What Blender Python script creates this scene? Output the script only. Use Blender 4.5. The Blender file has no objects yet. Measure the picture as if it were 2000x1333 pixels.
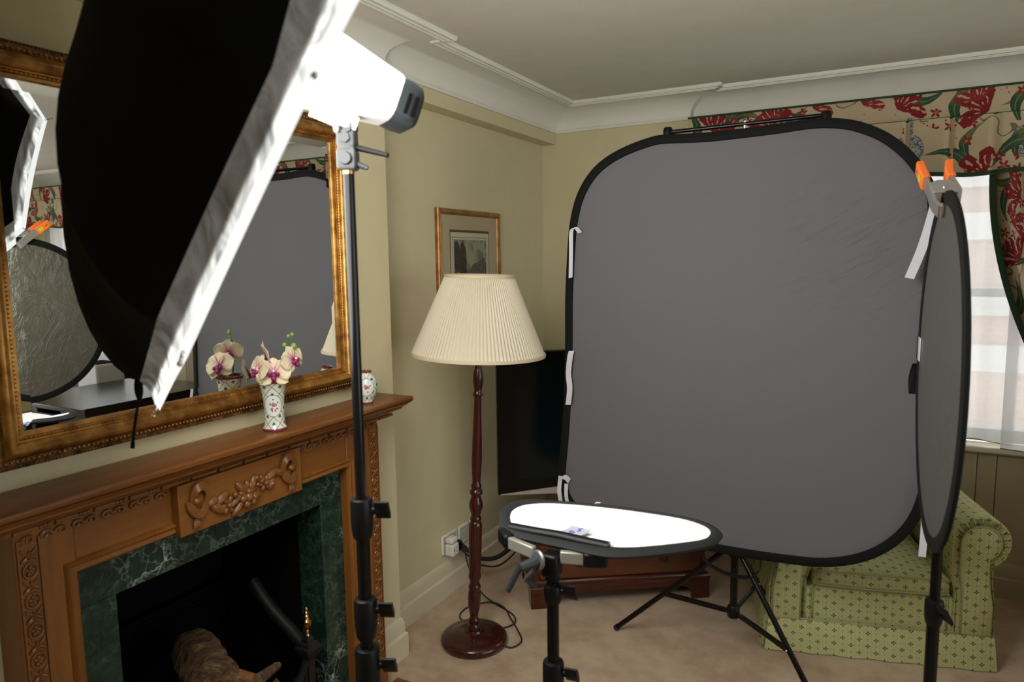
import bpy, bmesh, math, random
from mathutils import Vector as V, Matrix as M
R = math.radians
PI = math.pi
sc = bpy.context.scene
COL = sc.collection
random.seed(7)

# ------------------------------------------------------------ camera, world, exposure
cam_d = bpy.data.cameras.new('camera')
cam = bpy.data.objects.new('camera', cam_d)
COL.objects.link(cam)
_yaw, _pit, _rol = -0.49462, -0.11547, -0.013126
_F = V((math.sin(_yaw)*math.cos(_pit), math.cos(_yaw)*math.cos(_pit), math.sin(_pit)))
_r = V((math.cos(_yaw), -math.sin(_yaw), 0)); _u = _r.cross(_F)
_r2 = _r*math.cos(_rol) + _u*math.sin(_rol); _u2 = -_r*math.sin(_rol) + _u*math.cos(_rol)
cam.matrix_world = M((( _r2.x, _u2.x, -_F.x, 0), (_r2.y, _u2.y, -_F.y, 0), (_r2.z, _u2.z, -_F.z, 1.6), (0, 0, 0, 1)))
cam_d.sensor_width = 36
cam_d.lens = 36*1367.8/2000
cam_d.clip_start = 0.05
cam_d.dof.use_dof = True
cam_d.dof.focus_distance = 2.9
cam_d.dof.aperture_fstop = 5.0
sc.camera = cam
w = bpy.data.worlds.new('world'); sc.world = w; w.use_nodes = True
w.node_tree.nodes['Background'].inputs[0].default_value = (0.93, 0.97, 1.0, 1)
w.node_tree.nodes['Background'].inputs[1].default_value = 2.3
sc.view_settings.view_transform = 'Standard'
sc.view_settings.look = 'None'
sc.view_settings.gamma = 1
sc.view_settings.use_curve_mapping = False
sc.view_settings.exposure = 0.37
FACE_POWER = 9.0      # glowing diffuser of the umbrella softbox

# ------------------------------------------------------------ node helpers
class S:
    """a shader socket with arithmetic"""
    def __init__(s, nt, k): s.nt = nt; s.k = k
    def _m(s, op, *a):
        n = s.nt.nodes.new('ShaderNodeMath'); n.operation = op
        for i, x in enumerate((s,)+a):
            if isinstance(x, S): s.nt.links.new(x.k, n.inputs[i])
            else: n.inputs[i].default_value = x
        return S(s.nt, n.outputs[0])
    def __add__(s, o): return s._m('ADD', o)
    __radd__ = __add__
    def __sub__(s, o): return s._m('SUBTRACT', o)
    def __rsub__(s, o): return s._m('MULTIPLY', -1.0)._m('ADD', o)
    def __mul__(s, o): return s._m('MULTIPLY', o)
    __rmul__ = __mul__
    def __truediv__(s, o): return s._m('DIVIDE', o)
    def lt(s, o): return s._m('LESS_THAN', o)
    def gt(s, o): return s._m('GREATER_THAN', o)
    def abs(s): return s._m('ABSOLUTE')
    def sin(s): return s._m('SINE')
    def cos(s): return s._m('COSINE')
    def floor(s): return s._m('FLOOR')
    def fract(s): return s._m('FRACT')
    def sqrt(s): return s._m('SQRT')
    def pow(s, o): return s._m('POWER', o)
    def atan2(s, o): return s._m('ARCTAN2', o)
    def min(s, o): return s._m('MINIMUM', o)
    def max(s, o): return s._m('MAXIMUM', o)
    def step(s, a, b):
        n = s.nt.nodes.new('ShaderNodeMapRange'); n.interpolation_type = 'SMOOTHSTEP'
        s.nt.links.new(s.k, n.inputs[0]); n.inputs[1].default_value = a; n.inputs[2].default_value = b
        return S(s.nt, n.outputs[0])

class G:
    def __init__(g, name, rough=0.5, metal=0.0, spec=0.5, color=(0.8, 0.8, 0.8)):
        g.mat = bpy.data.materials.new(name); g.mat.use_nodes = True
        g.nt = g.mat.node_tree; g.b = g.nt.nodes['Principled BSDF']; g.out = g.nt.nodes['Material Output']
        g.set(rough=rough, metal=metal, spec=spec, color=color)
        g.mat.diffuse_color = (*color, 1)
    def set(g, **k):
        nm = dict(rough='Roughness', metal='Metallic', spec='Specular IOR Level', color='Base Color', coat='Coat Weight',
                  coatr='Coat Roughness', trans='Transmission Weight', sheen='Sheen Weight', sss='Subsurface Weight', alpha='Alpha')
        for a, v in k.items():
            i = g.b.inputs[nm[a]]
            if isinstance(v, S): g.nt.links.new(v.k, i)
            elif isinstance(v, tuple): i.default_value = (*v, 1)
            else: i.default_value = v
        return g
    def N(g, t, **k):
        n = g.nt.nodes.new('ShaderNode'+t)
        for a, v in k.items():
            i = n.inputs[a.replace('_', ' ')] if a.replace('_', ' ') in n.inputs else None
            if i is None: setattr(n, a, v)
            elif isinstance(v, S): g.nt.links.new(v.k, i)
            else: i.default_value = v
        return n
    def s(g, sock): return S(g.nt, sock)
    def coord(g, kind='Object', scale=(1, 1, 1), rot=(0, 0, 0)):
        t = g.N('TexCoord'); m = g.N('Mapping'); g.nt.links.new(t.outputs[kind], m.inputs[0])
        m.inputs['Scale'].default_value = scale; m.inputs['Rotation'].default_value = rot
        return S(g.nt, m.outputs[0])
    def xyz(g, c):
        n = g.N('SeparateXYZ'); g.nt.links.new(c.k, n.inputs[0])
        return [S(g.nt, n.outputs[i]) for i in range(3)]
    def vec(g, x, y, z=0.0):
        n = g.N('CombineXYZ')
        for i, v in enumerate((x, y, z)):
            if isinstance(v, S): g.nt.links.new(v.k, n.inputs[i])
            else: n.inputs[i].default_value = v
        return S(g.nt, n.outputs[0])
    def noise(g, c, scale, detail=3.0, rough=0.5, dist=0.0):
        n = g.N('TexNoise', Vector=c, Scale=scale, Detail=detail, Roughness=rough, Distortion=dist)
        return S(g.nt, n.outputs[0])
    def rnd(g, c):
        n = g.N('TexWhiteNoise'); n.noise_dimensions = '3D'; g.nt.links.new(c.k, n.inputs['Vector'])
        return S(g.nt, n.outputs['Value'])
    def vor(g, c, scale, feature='F1'):
        n = g.N('TexVoronoi'); n.feature = feature; g.nt.links.new(c.k, n.inputs['Vector']); n.inputs['Scale'].default_value = scale
        return S(g.nt, n.outputs['Distance'])
    def ramp(g, f, stops):
        n = g.N('ValToRGB'); g.nt.links.new(f.k, n.inputs[0]); e = n.color_ramp.elements
        while len(e) < len(stops): e.new(0.5)
        for i, (p, c) in enumerate(stops): e[i].position = p; e[i].color = (*c, 1)
        return S(g.nt, n.outputs[0])
    def mix(g, f, a, b):
        n = g.N('Mix'); n.data_type = 'RGBA'
        for i, v in ((0, f), (6, a), (7, b)):
            if isinstance(v, S): g.nt.links.new(v.k, n.inputs[i])
            elif isinstance(v, tuple): n.inputs[i].default_value = (*v, 1)
            else: n.inputs[i].default_value = v
        return S(g.nt, n.outputs[2])
    def bump(g, h, strength=0.3, dist=0.01):
        n = g.N('Bump', Strength=strength, Distance=dist); g.nt.links.new(h.k, n.inputs['Height'])
        g.nt.links.new(n.outputs[0], g.b.inputs['Normal']); return g

MAT = {}
def plain(name, color, rough=0.5, metal=0.0, spec=0.5, bump=None, coat=0.0, var=0.0):
    g = G(name, rough, metal, spec, color)
    if coat: g.set(coat=coat, coatr=0.08)
    c = None
    if var:
        c = g.coord(); n = g.noise(c, 9, 4)
        g.set(color=g.mix(n.step(0.3, 0.7), tuple(x*(1-var) for x in color), tuple(min(1, x*(1+var)) for x in color)))
    if bump:
        c = c or g.coord(); g.bump(g.noise(c, bump[0], 4), bump[1], bump[2])
    MAT[name] = g.mat; return g

plain('wall_paint', (0.62, 0.555, 0.345), 0.75, spec=0.25, bump=(180, 0.06, 0.002), var=0.015)
plain('cream_woodwork', (0.66, 0.58, 0.42), 0.4, bump=(40, 0.03, 0.002))
plain('panel_paint', (0.46, 0.39, 0.255), 0.45, bump=(40, 0.03, 0.002))
plain('ceiling_paint', (0.62, 0.60, 0.52), 0.8, spec=0.2, bump=(60, 0.05, 0.002), var=0.02)
plain('cornice_plaster', (0.74, 0.725, 0.645), 0.7, spec=0.2, bump=(70, 0.04, 0.002), var=0.02)
plain('white_gloss', (0.8, 0.8, 0.76), 0.3)
plain('black_metal', (0.003, 0.003, 0.0032), 0.22, spec=0.28)
plain('black_plastic', (0.004, 0.0043, 0.005), 0.38, spec=0.22, bump=(400, 0.1, 0.001))
plain('black_rubber', (0.012, 0.012, 0.012), 0.6)
plain('grey_plastic', (0.022, 0.027, 0.030), 0.42)
plain('chrome', (0.72, 0.72, 0.72), 0.18, metal=1.0)
plain('cast_aluminium', (0.20, 0.205, 0.21), 0.42, metal=0.7, bump=(90, 0.1, 0.002))
plain('clamp_metal', (0.46, 0.46, 0.44), 0.3, metal=0.8)
plain('dark_furniture', (0.010, 0.006, 0.005), 0.5, spec=0.25)
plain('bracket_grey', (0.045, 0.048, 0.05), 0.4, metal=0.3)
plain('grey_bar', (0.30, 0.29, 0.25), 0.45, metal=0.5)
plain('head_plastic', (0.8, 0.8, 0.79), 0.4)
plain('black_fabric', (0.004, 0.004, 0.0045), 0.9, spec=0.1, bump=(60, 0.3, 0.004))
plain('black_binding', (0.0055, 0.006, 0.006), 0.8, spec=0.2, bump=(300, 0.3, 0.002))
plain('lit_binding', (0.016, 0.017, 0.018), 0.75, spec=0.3, bump=(300, 0.3, 0.002))  # lighter copy of the black binding, for the lit panel rim
plain('white_ribbon', (0.60, 0.61, 0.68), 0.7, bump=(500, 0.2, 0.001))
plain('white_reflector', (0.86, 0.86, 0.87), 0.6, bump=(25, 0.08, 0.004))
plain('orange_plastic', (0.80, 0.16, 0.02), 0.4)
plain('sticker_green', (0.35, 0.55, 0.03), 0.5)
plain('sticker_ink', (0.02, 0.03, 0.02), 0.5)
plain('blue_ink', (0.10, 0.10, 0.45), 0.5)
plain('tag_paper', (0.36, 0.39, 0.46), 0.6)
plain('tv_black', (0.003, 0.003, 0.0035), 0.2, spec=0.25)
plain('tv_screen', (0.0035, 0.007, 0.0085), 0.18, spec=0.25)
plain('silver_plastic', (0.6, 0.6, 0.6), 0.3, metal=0.6)
plain('logo_grey', (0.16, 0.16, 0.16), 0.4)
plain('socket_white', (0.78, 0.76, 0.68), 0.35)
plain('socket_grey', (0.5, 0.48, 0.42), 0.4)
plain('brass', (0.62, 0.36, 0.12), 0.22, metal=1.0)
plain('old_brass', (0.10, 0.07, 0.035), 0.4, metal=0.8)
plain('cast_iron', (0.007, 0.007, 0.008), 0.5, bump=(60, 0.3, 0.004))
plain('soot', (0.0025, 0.0025, 0.0025), 0.9, spec=0.1)
plain('hearth_tile', (0.20, 0.045, 0.02), 0.3, bump=(50, 0.05, 0.002), var=0.15)
plain('petal_stem', (0.10, 0.18, 0.04), 0.5)
plain('bud_green', (0.20, 0.34, 0.06), 0.5)
plain('shade_lining', (0.8, 0.74, 0.6), 0.8)
plain('shade_trim', (0.66, 0.55, 0.38), 0.8, bump=(300, 0.2, 0.002))
plain('dark_desk', (0.010, 0.005, 0.004), 0.25, spec=0.4)
plain('heater_white', (0.62, 0.62, 0.58), 0.45)
plain('green_trim', (0.012, 0.045, 0.014), 0.8, bump=(300, 0.2, 0.002))
plain('outside_white', (0.75, 0.75, 0.73), 0.8)
plain('pale_label', (0.55, 0.56, 0.60), 0.4)

def wood(name, dark, light, scale=1.0, rough=0.3, grain='y', coat=0.3, bump=0.05):
    g = G(name, rough, color=light); g.set(coat=coat, coatr=0.1, spec=0.35)
    sx = {'x': (1.2, 14, 14), 'y': (14, 1.2, 14), 'z': (14, 14, 1.2)}[grain]
    c = g.coord(scale=tuple(v*scale for v in sx))
    n = g.noise(c, 1.6, 6, 0.6, 0.8); n2 = g.noise(c, 14, 3, 0.6)
    f = n*0.75 + n2*0.25
    g.set(color=g.ramp(f, [(0.33, dark), (0.5, tuple((a+b)/2 for a, b in zip(dark, light))), (0.66, light)]))
    g.bump(f, bump, 0.002); MAT[name] = g.mat
wood('pine_shelf', (0.125, 0.040, 0.008), (0.245, 0.092, 0.020), 1.0, 0.36, 'y', 0.08)
wood('pine_jamb', (0.185, 0.066, 0.011), (0.275, 0.108, 0.021), 1.0, 0.4, 'z', 0.1)
wood('pine_rail', (0.185, 0.066, 0.011), (0.275, 0.108, 0.021), 1.0, 0.4, 'y', 0.1)
plain('pine_carving', (0.20, 0.074, 0.014), 0.35, bump=(70, 0.15, 0.003), coat=0.3, var=0.15)
wood('mahogany', (0.022, 0.0035, 0.0026), (0.060, 0.010, 0.006), 1.0, 0.22, 'z', 0.5)
wood('mahogany_chest', (0.036, 0.0075, 0.004), (0.085, 0.020, 0.008), 1.0, 0.22, 'x', 0.5)
wood('drawer_veneer', (0.070, 0.020, 0.007), (0.135, 0.046, 0.014), 0.8, 0.25, 'x', 0.5)
wood('split_timber', (0.16, 0.055, 0.018), (0.34, 0.15, 0.055), 0.9, 0.8, 'y', 0.0, 0.4)

g = G('log_bark', 0.9); c = g.coord(); n = g.noise(c, 22, 6, 0.65); v_ = g.vor(c, 30)
g.set(color=g.ramp(n, [(0.3, (0.07, 0.034, 0.015)), (0.48, (0.20, 0.10, 0.045)), (0.58, (0.27, 0.175, 0.065)), (0.7, (0.46, 0.33, 0.13))])); g.bump(n*1.5+v_+g.noise(c, 90, 4, 0.7)*0.5, 1.0, 0.03); MAT['log_bark'] = g.mat

# gold leaf
g = G('gold_leaf', 0.33, 0.85); c = g.coord(); n = g.noise(c, 26, 5, 0.6)
g.set(color=g.ramp(n, [(0.3, (0.20, 0.085, 0.018)), (0.55, (0.46, 0.235, 0.06)), (0.75, (0.62, 0.36, 0.11))])); g.set(rough=n*0.3+0.22); g.bump(n, 0.2, 0.003); MAT['gold_leaf'] = g.mat
g = G('gold_dark', 0.4, 0.7); c = g.coord(); n = g.noise(c, 60, 5, 0.6)
g.set(color=g.ramp(n, [(0.35, (0.05, 0.02, 0.006)), (0.7, (0.34, 0.17, 0.045))])); g.bump(n, 0.4, 0.004); MAT['gold_dark'] = g.mat
g = G('picture_gold', 0.38, 0.6); c = g.coord(); n = g.noise(c, 20, 4)
g.set(color=g.ramp(n, [(0.3, (0.24, 0.10, 0.03)), (0.7, (0.46, 0.24, 0.08))])); MAT['picture_gold'] = g.mat
g = G('mirror_silver', 0.0, 1.0, color=(0.86, 0.88, 0.86)); MAT['mirror_silver'] = g.mat

# green marble with white veins
g = G('green_marble', 0.2, spec=0.3); g.set(coat=0.12, coatr=0.05); c = g.coord()
n0 = g.noise(c, 5, 5, 0.6); wv = g.N('VectorMath'); wv.operation = 'ADD'
g.nt.links.new(c.k, wv.inputs[0]); nn = g.N('TexNoise', Scale=6.0, Detail=5.0, Roughness=0.62); g.nt.links.new(c.k, nn.inputs[0])
vs = g.N('VectorMath'); vs.operation = 'SCALE'; vs.inputs[3].default_value = 0.22
g.nt.links.new(nn.outputs[1], vs.inputs[0]); g.nt.links.new(vs.outputs[0], wv.inputs[1]); cw = g.s(wv.outputs[0])
e1 = g.vor(cw, 5, 'DISTANCE_TO_EDGE'); e2 = g.vor(cw, 17, 'DISTANCE_TO_EDGE'); n3 = g.noise(cw, 28, 4, 0.7)
mask = g.noise(c, 4, 3)
vein = (1.0 - e1.step(0.0, 0.022))*mask.step(0.52, 0.68) ; fine = (1.0 - e2.step(0.0, 0.06))*mask.step(0.42, 0.7)*0.4
base = g.ramp(n3, [(0.3, (0.006, 0.014, 0.010)), (0.55, (0.016, 0.042, 0.028)), (0.75, (0.05, 0.10, 0.07))])
g.set(color=g.mix((vein+fine).min(1.0), base, (0.36, 0.42, 0.36))); MAT['green_marble'] = g.mat

# carpet
g = G('carpet', 0.95, spec=0.1); c = g.coord(); n = g.noise(c, 2.6, 4, 0.6); n2 = g.noise(c, 260, 3, 0.7); n3 = g.noise(c, 9, 4, 0.6)
g.set(color=g.mix((n*0.5+n3*0.5).step(0.36, 0.64), (0.44, 0.285, 0.175), (0.60, 0.45, 0.295))); g.set(sheen=0.25)
g.bump(n2+n3*0.3, 0.6, 0.006); MAT['carpet'] = g.mat

# grey backdrop cloth: plain weave, faint creases near the upper right
g = G('grey_cloth', 0.68, spec=0.3, color=(0.13, 0.122, 0.128)); c = g.coord('Object'); x, y, z = g.xyz(c)
ca, sa = math.cos(R(28)), math.sin(R(28)); n = g.noise(g.vec((x*ca + z*sa)*9.0, 0.0, (z*ca - x*sa)*75.0), 1.0, 3, 0.6, 0.6).step(0.5, 0.8)
dd = ((x-0.42).pow(2.0)+(z-1.22).pow(2.0)).sqrt(); far = (1.0-dd.step(0.0, 0.55)).pow(2.0)
we = g.noise(g.coord('Object', scale=(1, 1, 1)), 420, 2)
ns = g.noise(c, 3, 3); g.set(color=g.mix(ns, (0.121, 0.119, 0.131), (0.131, 0.128, 0.141)))
g.bump(n*far*0.75 + we*0.03, 0.4, 0.012); MAT['grey_cloth'] = g.mat

# disc reflector faces
g = G('disc_back', 0.42, spec=0.6); c = g.coord('Object', scale=(60, 60, 3)); n = g.noise(c, 1.0, 4, 0.6)
g.set(color=g.ramp(n, [(0.3, (0.10, 0.112, 0.118)), (0.75, (0.20, 0.215, 0.22))])); g.bump(n, 0.2, 0.002); MAT['disc_back'] = g.mat
g = G('silver_foil', 0.34, 1.0); c = g.coord('Object'); n = g.noise(c, 5, 3, 0.5, 2.5); n2 = g.noise(g.coord('Object', scale=(1, 3, 1.4), rot=(R(40), 0, 0)), 9, 4, 0.6, 2.0); e = (1.0-((n-0.5).abs()).step(0.0, 0.05)); e2 = (1.0-((n2-0.5).abs()).step(0.0, 0.04))
g.set(color=(0.40, 0.41, 0.385)); g.bump(n*0.35 + e*0.09 + e2*0.06, 0.36, 0.015); MAT['silver_foil'] = g.mat

# glowing diffuser, translucent side band, added inner glow behind the band
def emit(name, col, st):
    g = G(name); nt = g.nt; nt.nodes.remove(g.b); e = g.N('Emission'); e.inputs[0].default_value = (*col, 1); e.inputs[1].default_value = st
    nt.links.new(e.outputs[0], g.out.inputs[0]); MAT[name] = g.mat
emit('diffuser_glow', (1.0, 0.98, 0.93), FACE_POWER)
emit('inner_glow', (1.0, 0.98, 0.93), 0.55)
emit('diffuser_edge', (1.0, 0.99, 0.96), 0.8)
g = G('band_cloth', 0.8, color=(0.8, 0.82, 0.82)); tr = g.N('BsdfTranslucent'); mx = g.N('MixShader')
c = g.coord(scale=(3.2, 3.2, 1), rot=(0, R(24), 0)); n = g.noise(c, 7, 4, 0.6, 1.2)
col = g.ramp(n, [(0.35, (0.05, 0.053, 0.056)), (0.65, (0.50, 0.51, 0.51))]); g.nt.links.new(col.k, tr.inputs[0])  # grey streaks put the shading of folds into the colour
g.set(color=(0.45, 0.46, 0.47)); g.bump(n, 0.6, 0.03)
mx.inputs[0].default_value = 0.35
g.nt.links.new(g.b.outputs[0], mx.inputs[1]); g.nt.links.new(tr.outputs[0], mx.inputs[2]); g.nt.links.new(mx.outputs[0], g.out.inputs[0]); MAT['band_cloth'] = g.mat

# sheer curtain
g = G('sheer', 0.9, color=(0.56, 0.565, 0.55)); tr = g.N('BsdfTranslucent'); tr.inputs[0].default_value = (0.56, 0.565, 0.55, 1); tp = g.N('BsdfTransparent')
m1 = g.N('MixShader'); m2 = g.N('MixShader'); m1.inputs[0].default_value = 0.6; m2.inputs[0].default_value = 0.22
L = g.nt.links.new
L(g.b.outputs[0], m1.inputs[1]); L(tr.outputs[0], m1.inputs[2]); L(m1.outputs[0], m2.inputs[1]); L(tp.outputs[0], m2.inputs[2]); L(m2.outputs[0], g.out.inputs[0]); MAT['sheer'] = g.mat
g = G('window_glass', 0.0, color=(1, 1, 1)); tp = g.N('BsdfTransparent'); gl = g.N('BsdfGlossy'); gl.inputs['Roughness'].default_value = 0.02
m1 = g.N('MixShader'); m1.inputs[0].default_value = 0.06
L = g.nt.links.new; L(tp.outputs[0], m1.inputs[1]); L(gl.outputs[0], m1.inputs[2]); L(m1.outputs[0], g.out.inputs[0]); MAT['window_glass'] = g.mat

# pleated lamp shade cloth
g = G('pleated_silk', 0.7, spec=0.2, color=(0.80, 0.73, 0.56)); tr = g.N('BsdfTranslucent'); tr.inputs[0].default_value = (0.8, 0.7, 0.5, 1); mx = g.N('MixShader'); mx.inputs[0].default_value = 0.22
L = g.nt.links.new; L(g.b.outputs[0], mx.inputs[1]); L(tr.outputs[0], mx.inputs[2]); L(mx.outputs[0], g.out.inputs[0])
n = g.noise(g.coord(), 8, 3); g.set(color=g.mix(n, (0.76, 0.69, 0.52), (0.83, 0.77, 0.61))); MAT['pleated_silk'] = g.mat

# brick facade outside
g = G('brick', 0.9); br = g.N('TexBrick'); c = g.coord('Object', scale=(1, 1, 1)); x, y, z = g.xyz(c); g.nt.links.new(g.vec(x, z, 0).k, br.inputs[0])
br.inputs['Color1'].default_value = (0.62, 0.43, 0.36, 1); br.inputs['Color2'].default_value = (0.66, 0.48, 0.40, 1); br.inputs['Mortar'].default_value = (0.68, 0.6, 0.54, 1)
br.inputs['Scale'].default_value = 4.0; g.nt.links.new(br.outputs[0], g.b.inputs['Base Color']); MAT['brick'] = g.mat

# floral chintz
def floral(name):
    g = G(name, 0.8, spec=0.15); c = g.coord('UV'); u, v, _ = g.xyz(c)
    wob = g.noise(c, 9, 3)
    wob2 = g.noise(c, 40, 2)
    def cell(size, ox, oy, jit=0.35):
        a = u/size + ox; b = v/size + oy
        iu, iv = a.floor(), b.floor()
        r1 = g.rnd(g.vec(iu, iv, 1.3)); r2 = g.rnd(g.vec(iu, iv, 5.1)); r3 = g.rnd(g.vec(iu, iv, 9.7))
        return a - iu - 0.5 + (r1-0.5)*jit, b - iv - 0.5 + (r2-0.5)*jit, r1, r2, r3
    def rotd(qx, qy, ang):
        cs, sn = ang.cos(), ang.sin()
        return qx*cs + qy*sn, qy*cs - qx*sn
    bg = g.mix(g.noise(c, 5, 3), (0.45, 0.36, 0.225), (0.53, 0.43, 0.28))
    # vine lines
    st = g.noise(c, 5.5, 1.5); vine = ((st-0.5).abs()).lt(0.006)*g.noise(c, 3, 1).gt(0.5)
    col = g.mix(vine, bg, (0.15, 0.15, 0.075))
    # blue urns with white brushwork
    x, y, r1, r2, r3 = cell(0.40, 0.35, 0.12, 0.15)
    urn = ((x/0.15).pow(2.0) + ((y+0.03)/0.17).pow(2.0)).lt(1.0).max((x.abs().lt(0.045-y*0.05))*y.gt(0.05)*y.lt(0.33))
    bl = (g.noise(c, 75, 2, 0.6, 1.8)).gt(0.5)
    col = g.mix(urn*r3.gt(0.3), col, g.mix(bl, (0.42, 0.37, 0.27), (0.06, 0.095, 0.17)))
    # long leaves
    for size, ox, oy in ((0.19, 0.2, 0.7), (0.23, 0.6, 0.1)):
        x, y, r1, r2, r3 = cell(size, ox, oy); x, y = rotd(x, y, r3*6.28)
        yb = y + x*x*1.4 - 0.06 + (wob-0.5)*0.10
        wd = (0.25 - x*x).max(0.0)*0.40
        leaf = yb.abs().lt(wd)
        vein = yb.abs().lt(0.010)
        lc = g.mix((x*2.0 + wob2*0.8).step(0.2, 0.9), (0.030, 0.075, 0.040), (0.13, 0.145, 0.06))
        col = g.mix(leaf*r2.gt(0.25), col, g.mix(vein, lc, (0.16, 0.19, 0.08)))
    # clusters of small red lilies
    x, y, r1, r2, r3 = cell(0.062, 0.3, 0.3, 0.5); x, y = rotd(x, y, r2*6.28)
    rad = (x*x + y*y).sqrt(); an = y.atan2(x)
    patch = g.noise(c, 4.2, 1.0).gt(0.54)
    star = rad.lt(((an*2.5).cos().abs().pow(1.5)*0.75 + 0.25)*0.40)*patch
    col = g.mix(star, col, g.mix(rad.lt(0.09), (0.24, 0.025, 0.025), (0.42, 0.16, 0.09)))
    # big parrot tulips: a fan of pointed streaked petals
    for size, ox, oy, red, gate in ((0.27, 0.45, 0.35, (0.20, 0.018, 0.020), 0.30), (0.21, 0.1, 0.85, (0.24, 0.030, 0.026), 0.55)):
        x, y, r1, r2, r3 = cell(size, ox, oy, 0.3); x, y = rotd(x, y, (r2-0.5)*3.0)
        y = y + 0.16; rad = (x*x + y*y).sqrt(); an = x.atan2(y)
        fan = an.abs().lt(1.25)
        petal = rad.lt(((an*3.2 + (wob-0.5)*2.0).cos().abs().pow(0.7)*0.5 + 0.5)*(0.44 + (wob2-0.5)*0.10))*fan
        streak = ((an*15.0 + wob*16.0).sin()*0.6 + (wob2-0.5)*2.4).gt(0.5)*rad.gt(0.12)
        col = g.mix(petal*r1.gt(gate), col, g.mix(streak, red, (0.52, 0.34, 0.24)))
    g.set(color=col); g.bump(g.noise(c, 30, 3), 0.25, 0.01); MAT[name] = g.mat
floral('floral_chintz')

# green upholstery with small four-petalled sprigs
g = G('green_upholstery', 0.75, spec=0.2); c = g.coord('UV'); u, v, _ = g.xyz(c)
def sprig(ou, ov, big):
    a = (u/0.062 + ou).fract() - 0.5; b = (v/0.052 + ov).fract() - 0.5
    if not big: return (a*a + b*b).sqrt().lt(0.032)
    rr = (a*a + b*b).sqrt(); an = b.atan2(a)
    pet = rr.lt(((an*2.0).cos().abs()).pow(1.1)*0.158)*rr.gt(0.042)
    return pet.max(((a.abs()+b.abs()).lt(0.022)))
m_ = sprig(0, 0, True).max(sprig(0.5, 0.5, True)).max(sprig(0.5, 0.0, False)).max(sprig(0.0, 0.5, False))
st = ((u*420.0).sin()*0.5+0.5)
bg = g.mix(st*0.5, (0.46, 0.465, 0.215), (0.54, 0.54, 0.27))
g.set(color=g.mix(m_, bg, (0.040, 0.062, 0.040))); g.bump(g.noise(c, 12, 4), 0.25, 0.01); MAT['green_upholstery'] = g.mat
plain('piping_green', (0.34, 0.36, 0.16), 0.7)

# porcelain with trellis, sprigs and a rose roundel (u around in metres, v height)
def porcelain(name, v0, ru, rv, h):
    g = G(name, 0.12, spec=0.6); g.set(coat=0.5, coatr=0.03); c = g.coord('UV'); u, v, _ = g.xyz(c)
    sz = 0.044
    a = (u+v)/sz; b = (u-v)/sz
    fa = (a.fract()-0.5).abs(); fb = (b.fract()-0.5).abs()
    line = fa.gt(0.472).max(fb.gt(0.472))
    qa = a.fract()-0.5; qb = b.fract()-0.5; rr = (qa*qa+qb*qb).sqrt(); ang = qb.atan2(qa)
    rc = g.rnd(g.vec(a.floor(), b.floor(), 2.0))
    fl = rr.lt((ang*2.5).cos().abs()*0.10+0.09)
    fcol = g.ramp(rc, [(0.0, (0.03, 0.045, 0.15)), (0.4, (0.02, 0.09, 0.04)), (0.7, (0.22, 0.04, 0.03)), (1.0, (0.05, 0.06, 0.10))])
    col = g.mix(line, (0.64, 0.70, 0.58), (0.16, 0.085, 0.04)); col = g.mix(fl, col, fcol)
    # roundels repeat four times around
    per = 0.11
    uu = (u/per + 0.5).fract() - 0.5; uu = uu*per; vv = v - v0
    e = ((uu/ru)*(uu/ru) + (vv/rv)*(vv/rv)).sqrt()
    col = g.mix(e.lt(1.0), col, (0.70, 0.75, 0.70)); col = g.mix((e-0.98).abs().lt(0.025), col, (0.08, 0.06, 0.04))
    vn = g.N('TexVoronoi'); g.nt.links.new(c.k, vn.inputs[0]); vn.inputs['Scale'].default_value = 95
    vc = g.rnd(g.s(vn.outputs['Position'])); vd = g.s(vn.outputs['Distance'])
    rose = g.ramp(vc, [(0.0, (0.55, 0.12, 0.22)), (0.45, (0.62, 0.25, 0.34)), (0.6, (0.02, 0.13, 0.06)), (0.85, (0.03, 0.04, 0.16))])
    rose.k.node.color_ramp.interpolation = 'CONSTANT'
    pink = g.ramp(vd, [(0.1, (0.62, 0.30, 0.38)), (0.5, (0.36, 0.06, 0.14))])
    inner = g.mix(e.lt(0.36), rose, g.mix(vc.gt(0.30), rose, pink))
    blot = (vd + e*0.75).lt(0.72)
    col = g.mix(blot*e.lt(0.7), col, inner)
    band = v.lt(h*0.055).max(v.gt(h*0.945))
    col = g.mix(band, col, (0.20, 0.03, 0.05)); g.set(color=col); MAT[name] = g.mat
porcelain('porcelain_tall', 0.076, 0.032, 0.033, 0.15)
porcelain('porcelain_round', 0.060, 0.027, 0.031, 0.115)

# orchid petal: cream with magenta towards the throat (UV.x = 0 at throat .. 1 at tip)
g = G('orchid_petal', 0.55, spec=0.2); c = g.coord('UV'); u, v, _ = g.xyz(c); n = g.noise(c, 12, 3)
g.set(color=g.ramp(u+(n-0.5)*0.25, [(0.05, (0.40, 0.05, 0.19)), (0.3, (0.62, 0.36, 0.34)), (0.5, (0.66, 0.56, 0.37)), (1.0, (0.66, 0.60, 0.40))])); MAT['orchid_petal'] = g.mat
plain('orchid_throat', (0.22, 0.01, 0.075), 0.4)
plain('orchid_column', (0.7, 0.55, 0.58), 0.4)

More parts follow.
